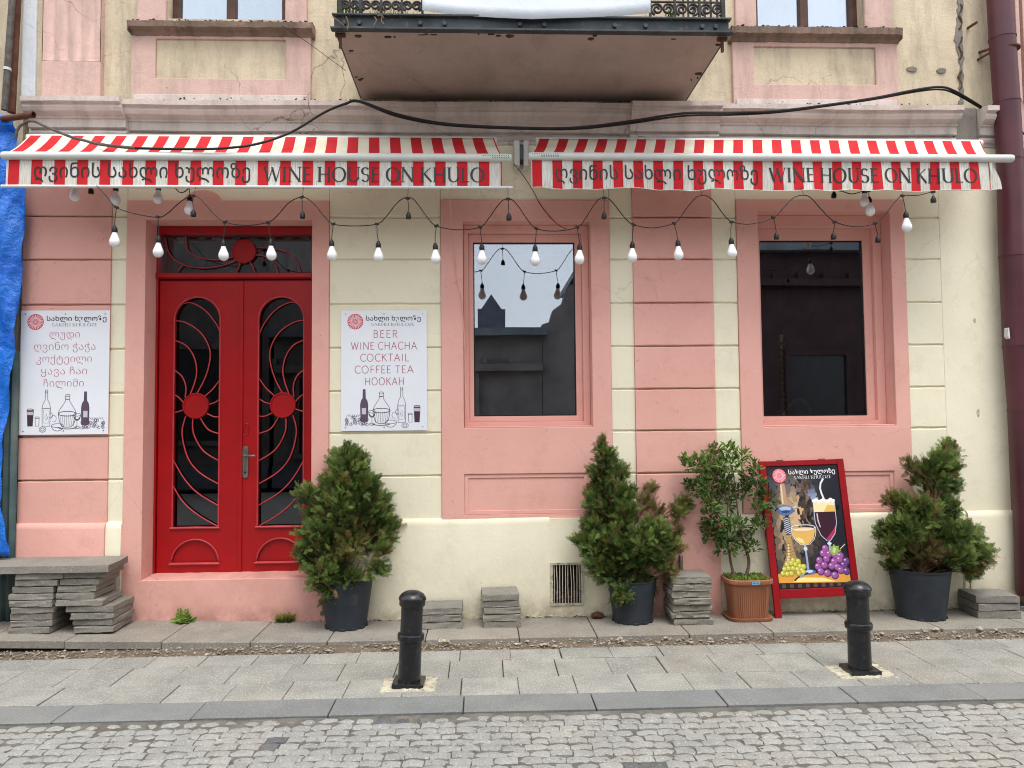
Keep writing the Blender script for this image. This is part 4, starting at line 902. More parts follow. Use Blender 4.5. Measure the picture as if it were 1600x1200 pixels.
# ================================================================== AWNINGS
def awning(x0p, x1p, fx0p, fx1p, vx0p, vx1p, top, ybar, vtop, vbot, period, first_red, texts, label, weight, wavy, cpx, sticker, shade_side):
    A = empty('awning', label=label, cat='awning', group='striped awnings over the shop front')
    YF, YB = -.50, -.20
    xb0, xb1 = WX(x0p, ybar, YF), WX(x1p, ybar, YF); zb = WZ(cpx, ybar, YF); rb_ = 6.3 / ppm(YF)
    vx0, vx1 = WX(vx0p, vtop, YF), WX(vx1p, vtop, YF); zv1 = zb - rb_ + .004; zv0 = WZ(cpx, vbot, YF); per = period / ppm(YF)
    # front bar
    MB().tube([(xb0, YF, zb), (xb0 + .01, YF, zb), (xb1 - .01, YF, zb), (xb1, YF, zb)], [rb_ * .9, rb_, rb_, rb_ * .9], 16).build('front_bar', 'bar', A, smooth=40)
    # stripe edges along x
    xr = WX(first_red, vtop, YF); edges = [vx0]; e = xr
    while e < vx1:
        if e > vx0 + .001: edges.append(e)
        e += per / 2
    edges.append(vx1)
    k0 = 1 if xr > vx0 + .001 else 0                        # index of the first red stripe
    isred = lambda i: (i - k0) % 2 == 0 if i >= k0 else False
    def vy(x, t):
        return YF + .004 - t * .006 + (wavy * t * (math.sin(x * 11) * .012 + math.sin(x * 27 + 1) * .006)) + .0012 * math.sin(x * 60) * t
    def vz(x, t):
        hem = zv0 + wavy * (.004 * math.sin(x * 8.3) + .003 * math.sin(x * 21) - .008 * max(0, min(1, (x - vx0) / 1.2 - .2)))
        return zv1 + (hem - zv1) * t
    xs, mi = [], []
    for i, (a, b) in enumerate(zip(edges, edges[1:])):
        m = 5; xs += [a + (b - a) * j / m for j in range(m)]; mi += [0 if isred(i) else 1] * m
    xs.append(edges[-1]); mb = MB(); T = np.linspace(0, 1, 9)
    mb.grid([[(x, vy(x, t), vz(x, t)) for x in xs] for t in T], mi=lambda i, j: mi[j])
    V = mb.build('valance', ['fab_red', 'fab_white'], A, smooth=True)
    mb = MB()                                             # stitched seam lines at every stripe edge
    for x in edges[1:-1]: mb.tube([(x, vy(x, t) - .0012, vz(x, t)) for t in T], .0014, 4)
    mb.tube([(x, vy(x, 1) - .001, vz(x, 1) + .002) for x in xs], .0028, 5)
    mb.build('seam', 'fab_white', V, smooth=True, kind='stuff')
    ty = WZ(cpx, texts[0][3], YF); th = (17 / ppm(YF))
    for kind, txt, (a, b), yb in texts:
        base = WZ(cpx, yb, YF); ink = Ink(lambda u, v, h: (u, vy(u, (zv1 - v) / (zv1 - zv0)) - .0016 - h, v))
        if kind == 'ka': font_text(ink, txt, WX(a, 270, YF), WX(b, 270, YF), base, 17 / ppm(YF), S(12, 9, 12), 1, off=.004)
        else: latin(ink, txt, WX(a, 270, YF), WX(b, 270, YF), base - .002, 23 / ppm(YF), S(12, 10, 14), 1)
        ink.build('lettering', V)
    # canopy cloth from the wall box to the bar
    tx0, tx1 = WX(fx0p, top, YB), WX(fx1p, top, YB); zt = WZ(cpx, top - 2, YB); zf = zb + rb_ * .6
    rows = []; Ts = np.linspace(0, 1, 9)
    for t in Ts:
        r = []
        for x in xs:
            u = (x - vx0) / (vx1 - vx0); xt = tx0 + (tx1 - tx0) * u; tt = t
            xx = xt + (x - xt) * tt; r.append((xx, YB + (YF - YB) * t, zt + (zf - zt) * t - .016 * math.sin(math.pi * t) + .003 * math.sin(xx * 12) * math.sin(math.pi * t)))
        rows.append(r)
    C_ = MB().grid(rows, mi=lambda i, j: mi[j]).build('canopy', ['fab_red', 'fab_top'], A, smooth=True)
    q = C_.modifiers.new('Solidify', 'SOLIDIFY'); q.thickness = .0015
    MB().tube([(tx0 - .02, YB + .03, zt - .012), (tx1 + .02, YB + .03, zt - .012)], .034, 14).build('roller_tube', 'bar', A, smooth=50)
    for x in (tx0 + .35, tx1 - .35):
        MB().tube([(x, YB + .04, zt - .14), (x + (.18 if x < (tx0 + tx1) / 2 else -.18), (YB + YF) / 2, (zt + zb) / 2 - .08), (x, YF + .012, zb - .012)], .011, 8).build('folding_arm', 'bar', A, smooth=True)
        MB().box(x - .03, x + .03, YB + .03, -.002, zt - .10, zt - .03).build('wall_bracket', 'bar', A, bev=.004)
    # printed sticker on the bar
    a, b, g1 = sticker; sx0, sx1 = WX(a, ybar, YF), WX(b, ybar, YF); ink = Ink(lambda u, v, h: (u, YF - rb_ * math.cos((v) * 1.25) - h - .0006, zb + rb_ * math.sin(v * 1.25)))
    for i in range(6):
        v0, v1 = -.85 + i * .28, -.85 + (i + 1) * .28; ink.poly([(sx0, v0), (sx1, v0), (sx1, v1), (sx0, v1)], S(198, 206, 196), 0)
    for i in range(12):
        u = sx0 + .012 + i * (sx1 - sx0 - .02) / 12; ink.poly([(u, .12), (u + .006, .12), (u + .006, .34), (u, .34)], S(60, 66, 60), 1)
        if i > 3: ink.poly([(u, -.35), (u + .009, -.35), (u + .009, -.02), (u, -.02)], g1, 1)
    ink.build('sticker', A)
    return A, (vx0, vx1, zv0, zv1, YF)
LA, LV = awning(4, 797, 45, 772, 10, 784, 216, 245, 252, 291, 34.6, 13, [('ka', 'ღვინის სახლი ხულოზე', (53, 391), 278), ('la', 'WINE HOUSE ON KHULO', (413, 757), 283)],
   'left red and white striped awning over the red door, with straight bottom rail', 1, .12, 400, (752, 799, S(90, 140, 112)), 1)
MB().tube([(LV[0] - .025, LV[4] - .003, LV[2] - .006), (WX(801, 295, -.5), LV[4] - .003, LV[2] - .006)], .0105, 10).build('bottom_rail', 'bar', LA, smooth=50)
RA, RV = awning(826, 1582, 842, 1532, 830, 1546, 221, 246, 252, 296, 32.4, 831, [('ka', 'ღვინის სახლი ხულოზე', (868, 1185), 281), ('la', 'WINE HOUSE ON KHULO', (1203, 1526), 284)],
   'right red and white striped awning over the windows, with loose wavy hem', 1, 1, 1200, (828, 876, S(120, 122, 170)), 1)
a, b = WX(1546, 270, -.5), WX(1564, 270, -.5); mb = MB()
mb.grid([[(a + (b - a) * u * (.45 + .55 * v), -.5 - .012 * math.sin(u * 5 + v * 4), RV[3] - .012 + (RV[2] - RV[3] + .015) * v) for u in np.linspace(0, 1, 8)] for v in np.linspace(0, 1, 10)]); mb.build('torn_flap', 'fab_white', RA, smooth=True)
# mounting plates between the awnings
MP = empty('mounting_plate', label='pale metal mounting plates on the wall between the two awnings', cat='bracket')
for px, w in ((803, 9), (818, 8)):
    a = WX(px, 240, -.12); b = WX(px + w, 240, -.12); MB().box(a, b, -.13, -.002, WZ(px, 259, -.12), WZ(px, 220, -.12)).build('plate', 'bar', MP, bev=.004)
a = WX(812, 240, -.1); MB().box(a, a + .03, -.10, -.002, WZ(815, 250, -.1), WZ(815, 226, -.1)).build('hinge_block', 'black_metal', MP, bev=.004)

# ================================================================== STRING LIGHTS
def socket_mesh():
    return MB().lathe([(.003, .0), (.009, -.004), (.011, -.012), (.0165, -.020), (.0175, -.040), (.0165, -.046)], n=12).mesh('socket', 'black_rubber', 50)
def bulb_mesh():
    return MB().lathe([(.0135, -.046), (.0155, -.056), (.024, -.078), (.0305, -.094), (.0325, -.106), (.0300, -.120), (.022, -.132), (.010, -.139), (.002, -.1405)], n=18).mesh('bulb', 'bulb', 60)
SM, BM = socket_mesh(), bulb_mesh(); clipm = MB().box(-.013, .013, -.006, .006, -.007, .007).mesh('clip', 'black_rubber')
def string_light(name, label, cable, drops, Y, r=.0034):
    A = empty(name, label=label, cat='string lights')
    MB().tube(bez([on_y(px, py, Y) for px, py in cable], 5), r, 6).build('cable', 'black_rubber', A, smooth=True)
    for (nx, ny), (sx, sy), has in drops:
        a = on_y(nx, ny, Y); b = on_y(sx, sy, Y)
        c = link(bpy.data.objects.new('clip', clipm), A); c.location = a; c.rotation_euler = (0, R(-.4, .4), R(-.5, .5))
        if abs(sy - ny) > 2: MB().tube([a, (a + b) / 2 + Vector((R(-.004, .004), 0, 0)), b], .0026, 5).build('drop_cord', 'black_rubber', A, smooth=True)
        s = link(bpy.data.objects.new('socket', SM), A); s.location = b; rot = (R(-.05, .05), R(-.05, .05), 0); s.rotation_euler = rot
        if has: q = link(bpy.data.objects.new('bulb', BM), A); q.location = b; q.rotation_euler = rot
    return A
cab = [(151, 290), (165, 305), (182, 324), (212, 334), (247, 339.5), (262, 333), (280, 317), (296, 307), (308, 307), (320, 318), (335, 335), (352, 347), (385, 352), (419, 347), (434, 336), (450, 318), (466, 309), (478, 309), (492, 320), (506, 337), (521, 350), (555, 353), (589, 350), (603, 339), (617, 321), (630, 310), (644, 310), (655, 322), (668, 340), (682, 353), (715, 359), (750, 355), (763, 342), (775, 325), (787, 312), (800, 312), (811, 324), (824, 343), (838, 357), (868, 361), (902, 355), (915, 341), (927, 322), (938, 310), (950, 310), (962, 322), (976, 340), (990, 351), (1020, 356), (1053, 349), (1064, 338), (1077, 320), (1090, 307), (1104, 306), (1116, 315), (1129, 333), (1143, 346), (1172, 350), (1208, 340), (1224, 325), (1240, 309), (1256, 305), (1268, 310), (1284, 328), (1304, 346), (1335, 354), (1367, 349), (1384, 333), (1398, 316), (1410, 306), (1435, 305), (1458, 299)]
drops = [((182, 324), (179, 352), 1), ((247, 339), (248, 368), 1), ((302, 306), (302, 327), 0), ((352, 347), (349, 374), 1), ((419, 348), (423, 373), 1), ((472, 308), (472.5, 330), 0), ((521, 350), (518, 374), 1), ((589, 350), (591, 376), 1), ((637, 310), (638, 331), 0), ((682, 353), (680, 379), 1), ((750, 355), (753, 380), 1), ((794, 311), (795, 333), 0), ((838, 357), (836, 382), 1), ((902, 355), (906, 380), 1), ((944, 309), (944, 331), 0), ((990, 351), (988, 377), 1), ((1053, 349), (1059, 374), 1), ((1143, 347), (1142, 371), 1), ((1208, 340), (1213, 363), 0), ((1304, 347), (1302, 363), 0), ((1367, 349), (1372, 368), 0), ((1410, 306), (1415, 330), 1), ((1458, 300), (1458, 306), 0)]
SL = string_light('string_lights', 'long black string of white bulbs looping under both awnings, several sockets empty', cab, drops, -.55)
for px, py in ((302, 306), (472, 308), (637, 310), (794, 311), (944, 309), (1097, 306), (1256, 305)):
    a = on_y(px, py, -.55); MB().tube([a, (a.x, -.51, WZ(px, 292, -.51))], .0015, 4).build('tie_wire', 'black_rubber', SL)
string_light('string_lights', 'second short bulb string half hidden under the left awning above the pink pilaster', [(100, 288), (116, 286), (142, 290), (180, 288), (246, 287), (268, 290), (282, 301), (293, 296), (296, 290)], [((116, 286), (116, 282), 1), ((142, 289), (142, 292), 0), ((182, 287), (181, 288), 1), ((246, 287), (248, 287), 1), ((296, 291), (297, 304), 1)], -.32)
string_light('string_lights', 'third short bulb string half hidden under the right awning above the second window', [(1303, 296), (1316, 299), (1330, 303), (1344, 300), (1352, 296), (1400, 292)], [((1303, 296), (1303, 299), 0), ((1351, 294), (1351, 292), 1), ((1358, 298), (1358, 307), 1)], -.32)

# ================================================================== CABLES ACROSS THE FACADE
oc = empty('overhead_cable', label='pair of black cables sagging across the cornice from the left awning to the downpipe', cat='cable')
cpts = [(152, 224, -.42), (202, 231, -.5), (304, 233, -.53), (358, 231, -.53), (405, 224, -.48), (456, 206, -.4), (506, 176, -.34), (540, 162, -.34), (561, 158, -.34), (622, 179, -.40), (703, 194, -.44), (825, 200, -.45), (906, 199, -.44), (988, 189, -.40), (1069, 177, -.34), (1143, 176, -.28), (1217, 173, -.26), (1300, 163, -.25), (1367, 153, -.24), (1433, 140, -.2), (1470, 136, -.14), (1493, 143, -.10), (1527, 163, -.08), (1557, 183, -.04)]
MB().tube(bez([on_y(*p) for p in cpts], 6), .0085, 8).build('cable', 'black_rubber', oc, smooth=True)
MB().tube(bez([on_y(p[0], p[1] + (1.6 + 1.2 * math.sin(i)) * (1 if i > 8 else 0) + 1.2, p[2] + .012) for i, p in enumerate(cpts) if i > 6], 6), .0065, 8).build('cable', 'black_rubber', oc, smooth=True)
mb = MB().tube(bez([on_y(*p) for p in [(24, 215, -.3), (27, 204, -.3), (34, 195, -.3), (51, 189, -.33), (74, 199, -.42), (111, 214, -.48), (130, 219, -.49), (158, 226, -.50), (210, 231, -.52)]], 6), .009, 8)
tag(mb.build('grey_cable', 'grey_cable', smooth=True), 'stiff grey cable arching from the tarp onto the left awning', 'cable')
mb = MB().tube(bez([on_y(*p) for p in [(701, 300, -.3), (705, 340, -.1), (710, 400, -.03), (714, 440, -.02), (722, 480, -.02), (726, 540, -.02), (727, 600, -.02), (730, 645, -.02)]], 6), .0028, 6)
tag(mb.build('thin_wire', 'pink', smooth=True), 'thin pale wire hanging down the left side of the first window', 'wire')
mb = MB().tube(bez([on_y(*p) for p in [(803, 256, -.14), (818, 275, -.1), (834, 300, -.03), (846, 322, -.02), (866, 346, -.02), (884, 358, -.02)]], 6), .0028, 6)
tag(mb.build('thin_wire', 'rust', smooth=True), 'thin brown wire slanting down between the two awnings to the first window', 'wire')
mb = MB().tube(bez([on_y(*p) for p in [(440, 40, -.12), (480, 66, -.06), (510, 88, -.06), (540, 110, -.3)]], 4), .0022, 5)
tag(mb.build('thin_wire', 'black_rubber', smooth=True), 'thin dark wire from the upper left window sill to the balcony', 'wire')
mb = MB().tube(bez([on_y(*p) for p in [(1600, 210, -.05), (1592, 200, -.05), (1580, 196, -.02)]], 4), .006, 5)
tag(mb.build('thin_wire', 'black_rubber', smooth=True), 'short black wire crossing the right neighbour behind the downpipe', 'wire')

# ================================================================== SIGNS
INKR, INKD, INKP = S(206, 56, 72), S(46, 36, 48), S(172, 74, 98)
def logo(ink, x, y, r, red, white, layer=1):
    ink.disc(x, y, r, r, red, layer, 40)
    for i in range(24):
        t = 2 * math.pi * i / 24
        ink.line([(x + r * .38 * math.cos(t), y + r * .38 * math.sin(t)), (x + r * .62 * math.cos(t + .05), y + r * .62 * math.sin(t + .05)), (x + r * .92 * math.cos(t - .02), y + r * .92 * math.sin(t - .02))], r * .085, white, layer + 1)
    ink.ring(x, y, r * .30, r * .30, r * .035, white, layer + 1)
    for i in range(12):
        t = 2 * math.pi * i / 12; ink.line([(x, y), (x + r * .26 * math.cos(t), y + r * .26 * math.sin(t))], r * .025, white, layer + 2)
def still_life(ink, fx, col, w):
    """line drawing: grapes, dark bottle, goblet, wicker demijohn, clear bottle, bowl, cup and beer glass; fx maps 0..1 to x"""
    L = lambda pts, ww=1.0, c=col: ink.line([(fx(a), b) for a, b in pts], w * ww, c, 1)
    def arc(cx, cy, rx, ry, a0=0, a1=360, ww=1.0, n=16): L(E_(cx, cy, rx, ry, a0, a1, n), ww)
    def fill(pts, c, ly=1): ink.poly([(fx(a), b) for a, b in pts], c, ly)
    # dark wine bottle
    fill([(.200, .06), (.195, .22), (.205, .26), (.225, .285), (.228, .37), (.252, .37), (.255, .285), (.275, .26), (.285, .22), (.28, .06)], S(92, 74, 92))
    L([(.200, .06), (.195, .22), (.205, .26), (.225, .285), (.228, .37), (.252, .37), (.255, .285), (.275, .26), (.285, .22), (.28, .06), (.2, .06)], 1.6)
    fill([(.212, .13), (.212, .19), (.262, .19), (.262, .13)], S(200, 196, 206), 2)
    # goblet
    arc(.335, .155, .042, .055, 180, 360); arc(.335, .155, .042, .014); L([(.335, .10), (.335, .04)]); arc(.335, .035, .034, .010); arc(.335, .14, .034, .03, 190, 350, 2)
    # demijohn with wicker
    L([(.425, .33), (.425, .28), (.36, .20), (.345, .16)]); L([(.475, .33), (.475, .28), (.545, .20), (.56, .16)]); arc(.45, .335, .028, .010); L([(.425, .30), (.475, .30)], 1.6)
    arc(.45, .165, .105, .022, 0, 360, 1.4); L([(.345, .165), (.36, .10), (.38, .055), (.42, .04), (.48, .04), (.52, .055), (.545, .10), (.555, .165)], 1.3)
    for i in range(8): L([(.362 + i * .025, .155), (.385 + i * .0185, .05)], .6)
    arc(.45, .045, .12, .022, 200, 340, 1.6)
    # clear bottle
    L([(.655, .05), (.650, .22), (.665, .265), (.685, .295), (.688, .39), (.712, .39), (.715, .295), (.735, .265), (.75, .22), (.745, .05), (.655, .05)]); L([(.652, .215), (.748, .215)]); L([(.665, .08), (.665, .2), (.735, .2), (.735, .08), (.665, .08)], .7); arc(.70, .37, .016, .01)
    L([(.68, .12), (.70, .17), (.715, .13), (.70, .10), (.685, .13)], .7)
    # bowl, leaf and onions
    arc(.565, .055, .07, .018); arc(.565, .055, .07, .05, 180, 360, 1.2); arc(.61, .12, .03, .03, 0, 300, .8); arc(.645, .15, .02, .025, 40, 330, .8); arc(.74, .02, .04, .025); arc(.74, .02, .022, .014)
    # cup, beer glass
    arc(.805, .13, .024, .008); L([(.781, .13), (.785, .05), (.825, .05), (.829, .13)])
    fill([(.86, .05), (.85, .20), (.925, .20), (.915, .05)], S(66, 44, 58)); arc(.888, .20, .038, .012, 0, 360, 1.4); fill([(.853, .155), (.852, .185), (.923, .185), (.922, .155)], S(196, 190, 200), 2); L([(.86, .05), (.85, .20)], 1.4); L([(.915, .05), (.925, .20)], 1.4)
    # grapes
    rr = random.Random(5)
    for i in range(34):
        gx = .02 + .26 * rr.random() ** .8; gy = .03 + .085 * rr.random() * (1 - abs(gx - .15) * 2.4); arc(gx, gy, .016, .0125, 0, 360, .8, 9)
    for i in range(6): L([(.02 + i * .03, .10 + .01 * (i % 2)), (.04 + i * .03, .13), (.06 + i * .02, .11)], .7)
def sign(corners, label, lines, mirror, Yf, kind):
    A = empty('menu_sign', label=label, cat='sign', group='white menu signs on the wall')
    (lx, ty), (rx, by) = corners
    x0, x1 = WX(lx, (ty + by) / 2, Yf), WX(rx, (ty + by) / 2, Yf); z1, z0 = WZ((lx + rx) / 2, ty, Yf), WZ((lx + rx) / 2, by, Yf)
    MB().box(x0, x1, Yf, Yf + .006, z0, z1).build('panel', 'sign_white', A, bev=.001)
    W, H = x1 - x0, z1 - z0; ink = Ink(lambda u, v, h: (x0 + u * W, Yf - h, z0 + v * H))
    # ink is laid in units of the panel, so keep discs round with the aspect
    real = Ink(lambda u, v, h: (x0 + u, Yf - h, z0 + v))
    logo(real, .165 * W, .907 * H, .092 * W, INKR, S(236, 214, 220))
    font_text(real, 'სახლი ხულოზე', .29 * W, .965 * W if kind == 'ka' else .93 * W, .915 * H, .030 * H, INKD, 1, off=.012)
    latin(real, 'SAKHLI KHULOZE', .35 * W, .86 * W, .871 * H, .024 * H, S(92, 84, 100), 1)
    for i, (t, a, b) in enumerate(lines):
        zz = (.772 - i * .0985) * H
        if kind == 'ka': font_text(real, t, a * W, b * W, zz + .006 * H, .046 * H, INKP, 1, off=-.016)
        else: latin(real, t, a * W, b * W, zz, .062 * H, INKP, 1, serif=False, mono=.085, gap=.14)
    inkd = Ink(lambda u, v, h: (x0 + u, Yf - h, z0 + v))
    class F: pass
    fx = (lambda a: (1 - (.03 + a * .95)) * W) if mirror else (lambda a: (.04 + a * .95) * W)
    s = 0.86 * H
    orig_line, orig_poly = real.line, real.poly
    still_life_scaled(real, fx, H, W)
    real.build('print', A)
    for u in (.05, .5, .95):
        for v in (.03, .97):
            MB().tube([(x0 + u * W, Yf, z0 + v * H), (x0 + u * W, Yf - .003, z0 + v * H)], .0042, 8).build('screw', 'steel', A)
    return A
def still_life_scaled(ink, fx, H, W):
    class P:
        def line(s, pts, w, col, layer=0, pen=None): ink.line([(a, (b * .86 + .025) * H) for a, b in pts], w, col, layer)
        def poly(s, pts, col, layer=0): ink.poly([(a, (b * .86 + .025) * H) for a, b in pts], col, layer)
    still_life(P(), fx, S(74, 62, 82), .0032)
sign(((31, 485), (170, 679)), 'white menu sign with Georgian lettering on the pink pilaster left of the door',
     [('ლუდი', .325, .665), ('ღვინო ჭაჭა', .155, .845), ('კოქტეილი', .185, .805), ('ყავა ჩაი', .24, .755), ('ჩილიმი', .27, .72)], True, -.028, 'ka')
sign(((533, 485), (667, 673)), 'white menu sign with English words BEER WINE CHACHA right of the door',
     [('BEER', .37, .66), ('WINE CHACHA', .115, .885), ('COCKTAIL', .22, .79), ('COFFEE TEA', .155, .845), ('HOOKAH', .275, .735)], False, -.012, 'en')

# ---- poster stand
AB = empty('sidewalk_sign', label='red framed poster board with drinks and grapes leaning on the wall', cat='signboard')
BL, TL, TR = on_z(1212, 966, .002), on_y(1186, 721, -.045), on_y(1318, 719, -.045)
Uv = (TR - TL); Wd = Uv.length; Uv.normalize(); Vv = (TL - BL); Ht = Vv.length; Vv.normalize(); Uv = (Uv - Vv * Uv.dot(Vv) * .6).normalized(); Nn = Uv.cross(Vv).normalized()
if Nn.y > 0: Nn = -Nn
BT = Matrix(((Uv.x, -Nn.x, Vv.x, BL.x), (Uv.y, -Nn.y, Vv.y, BL.y), (Uv.z, -Nn.z, Vv.z, BL.z), (0, 0, 0, 1)))     # local: x across, y back, z up the board
def bbox_(x0, x1, y0, y1, z0, z1, name, m, bev=.002, par=None): return MB().box(x0, x1, y0, y1, z0, z1, T=BT).build(name, m, par or AB, bev=bev)
fw = .047; k = Ht / 247.0; zb0, zb1 = 29 * k, 43 * k
for a, b in ((0, fw), (Wd - fw, Wd)): bbox_(a, b, 0, .022, 0, Ht, 'stile', 'red_frame', .003)
bbox_(fw + .0005, Wd - fw - .0005, .001, .021, zb0, zb1, 'rail', 'red_frame', .003); bbox_(fw + .0005, Wd - fw - .0005, .001, .021, Ht - .038, Ht - .001, 'rail', 'red_frame', .003)
bbox_(fw - .002, Wd - fw + .002, .010, .016, zb1 - .002, Ht - .036, 'backing', 'black_metal', 0)
for a in (.22, .72): bbox_(Wd * a, Wd * a + .05, .0225, .05, Ht - .012, Ht + .006, 'hinge', 'rust', .002)
# rear frame, swung back to the wall
def T2(x, y, z): return BT @ Vector((x, y, z))
for x in (.01, Wd - .03): MB().tube([T2(x + .01, .03, Ht - .02), Vector((T2(x + .01, .03, 0).x, -.022, .003))], .011, 6).build('rear_leg', 'red_frame', AB)
px0, px1, pz0, pz1 = fw + .006, Wd - fw - .006, zb1 + .006, Ht - .044; PW, PH = px1 - px0, pz1 - pz0
def qi(u, v, h): return BT @ Vector((px0 + u, .0085 - h, pz0 + v))
ink = Ink(qi); asp = PW
def Q(x, y): return (x * PW, y * PH)                         # poster units 0..1
def P_(pts, c, l): ink.poly([Q(*p) for p in pts], c, l)
def EL(x, y, rx, ry, c, l, rot=0, n=20): ink.disc(x * PW, y * PH, rx * PW, ry * PW, c, l, n, rot)
DK = S(22, 24, 34); P_([(0, 0), (1, 0), (1, 1), (0, 1)], DK, 0)
pr = random.Random(11)
def dab(x, y, rx, ry, c, l): ink.disc(min(max(x, rx + .004), 1 - rx - .004) * PW, min(max(y, .05), .985 - ry * .6) * PH, rx * PW, ry * PW, c, l, 9, pr.uniform(-.6, .6))
LC = lambda a, b, t: tuple(a[q] + (b[q] - a[q]) * t for q in range(3))
for i in range(620):                                       # soft brush dabs: a warm glow left of centre fading into dark navy
    x, y = pr.random(), pr.uniform(.10, .98); gl = math.exp(-((x - .33) / .20) ** 2 - ((y - .60) / .24) ** 2) + .45 * math.exp(-((x - .12) / .14) ** 2 - ((y - .42) / .25) ** 2)
    c = LC(S(24, 26, 38), S(214, 180, 140), min(1, max(0, gl * pr.uniform(.65, 1.1)))); c = LC(c, S(92, 96, 118), max(0, .55 * math.exp(-((x - .25) / .3) ** 2 - ((y - .84) / .06) ** 2)))
    dab(x, y, pr.uniform(.018, .045), pr.uniform(.03, .08), c, 1)
for i in range(70):
    x, y = pr.gauss(.50, .05), pr.uniform(.40, .86); dab(x, y, .02, .05, LC(S(20, 20, 28), S(110, 84, 66), pr.random() ** 2), 2)
for i in range(26):                                        # drifting smoke
    t = pr.random(); dab(.62 + pr.gauss(0, .025), .72 + .12 * t, .02, .028, LC(S(150, 160, 190), S(60, 64, 84), t), 3)
P_([(0, .045), (1, .03), (1, .105), (0, .12)], S(226, 158, 62), 2); P_([(.2, .05), (.8, .04), (.62, .075), (.28, .085)], S(250, 226, 150), 3); P_([(0, 0), (1, 0), (1, .032), (0, .04)], S(30, 28, 34), 2)
for i in range(9): P_([(.04 + i * .11, .002), (.09 + i * .11, .002), (.09 + i * .11, .033), (.04 + i * .11, .034)], S(96, 70, 60), 3)
# water pipe, drawn as a print
P_([(.06, .155), (.10, .20), (.145, .27), (.165, .35), (.17, .43), (.235, .43), (.245, .34), (.275, .26), (.33, .19), (.37, .15), (.30, .12), (.13, .12)], S(178, 146, 92), 4)
P_([(.10, .16), (.13, .21), (.165, .27), (.18, .36), (.195, .36), (.19, .26), (.17, .20), (.16, .15)], S(226, 202, 146), 5)
for i in range(10): ink.line([Q(.10 + .004 * i, .16 + .022 * i), Q(.20, .145 + .024 * i), Q(.33 - .013 * i, .165 + .022 * i)], .003, S(118, 88, 58), 6)
P_([(.165, .43), (.15, .50), (.16, .58), (.245, .58), (.25, .50), (.235, .43)], S(70, 74, 92), 4)
for i in range(8): ink.line([Q(.16, .44 + .017 * i), Q(.20, .452 + .017 * i), Q(.24, .44 + .017 * i)], .005, S(206, 208, 216), 5)
EL(.20, .635, .115, .07, S(84, 110, 160), 5); EL(.20, .650, .085, .03, S(168, 190, 220), 6); EL(.20, .625, .06, .02, S(44, 62, 110), 6)
ink.line([Q(.06, .65), Q(.0, .70)], .012, S(140, 160, 190), 5); ink.line([Q(.31, .655), Q(.37, .665)], .010, S(196, 206, 220), 5)
P_([(.155, .68), (.15, .80), (.165, .86), (.225, .86), (.235, .80), (.235, .68)], S(186, 150, 118), 4); P_([(.165, .69), (.165, .85), (.185, .85), (.185, .69)], S(232, 208, 178), 5); P_([(.14, .86), (.16, .90), (.23, .90), (.25, .86)], S(74, 62, 66), 5)
# tall glass with foam and steam
P_([(.61, .615), (.60, .52), (.66, .42), (.72, .375), (.80, .375), (.86, .43), (.90, .52), (.90, .615)], S(54, 16, 34), 4)
P_([(.72, .38), (.80, .378), (.86, .43), (.885, .50), (.84, .46), (.78, .42)], S(176, 40, 96), 5); P_([(.63, .60), (.635, .54), (.66, .48), (.67, .49), (.65, .55), (.65, .60)], S(206, 190, 204), 5)
P_([(.60, .612), (.90, .612), (.905, .70), (.60, .70)], S(246, 226, 176), 5); P_([(.74, .614), (.90, .614), (.903, .66), (.80, .67)], S(232, 186, 92), 6)
for i in range(9): EL(.615 + i * .034, .705 + .008 * math.sin(i * 2), .028, .022, S(248, 246, 240), 6)
ink.line([Q(*p) for p in [(.60, .70), (.60, .52), (.66, .42), (.74, .37)]], .005, S(190, 196, 214), 7); ink.line([Q(*p) for p in [(.905, .70), (.90, .52), (.86, .43), (.78, .37)]], .005, S(190, 196, 214), 7)
P_([(.755, .375), (.775, .375), (.785, .26), (.745, .26)], S(170, 188, 226), 5); EL(.765, .35, .03, .02, S(214, 224, 244), 6)
ink.line([Q(*p) for p in [(.76, .72), (.735, .77), (.725, .81), (.74, .85), (.785, .89)]], .013, S(226, 228, 234), 6)
# coupe glass
P_([(.255, .465), (.27, .41), (.32, .365), (.40, .345), (.48, .355), (.55, .395), (.585, .465)], S(226, 178, 92), 7); P_([(.30, .40), (.35, .37), (.42, .355), (.40, .39), (.34, .41)], S(250, 222, 150), 8)
EL(.42, .470, .165, .035, S(208, 174, 128), 8); EL(.42, .472, .135, .024, S(236, 206, 160), 9); ink.ring(.42 * PW, .490 * PH, .170 * PW, .034 * PW, .005, S(228, 232, 240), 9)
ink.line([Q(*p) for p in [(.25, .49), (.255, .44), (.29, .39), (.36, .35), (.42, .343), (.49, .352), (.56, .39), (.59, .44), (.592, .49)]], .004, S(220, 224, 234), 9)
ink.line([Q(.42, .343), Q(.42, .31), Q(.425, .22), Q(.425, .13)], .014, S(150, 168, 204), 8); EL(.42, .315, .028, .028, S(206, 216, 238), 9); EL(.43, .125, .10, .035, S(84, 104, 168), 8); EL(.44, .13, .05, .02, S(200, 212, 240), 9)
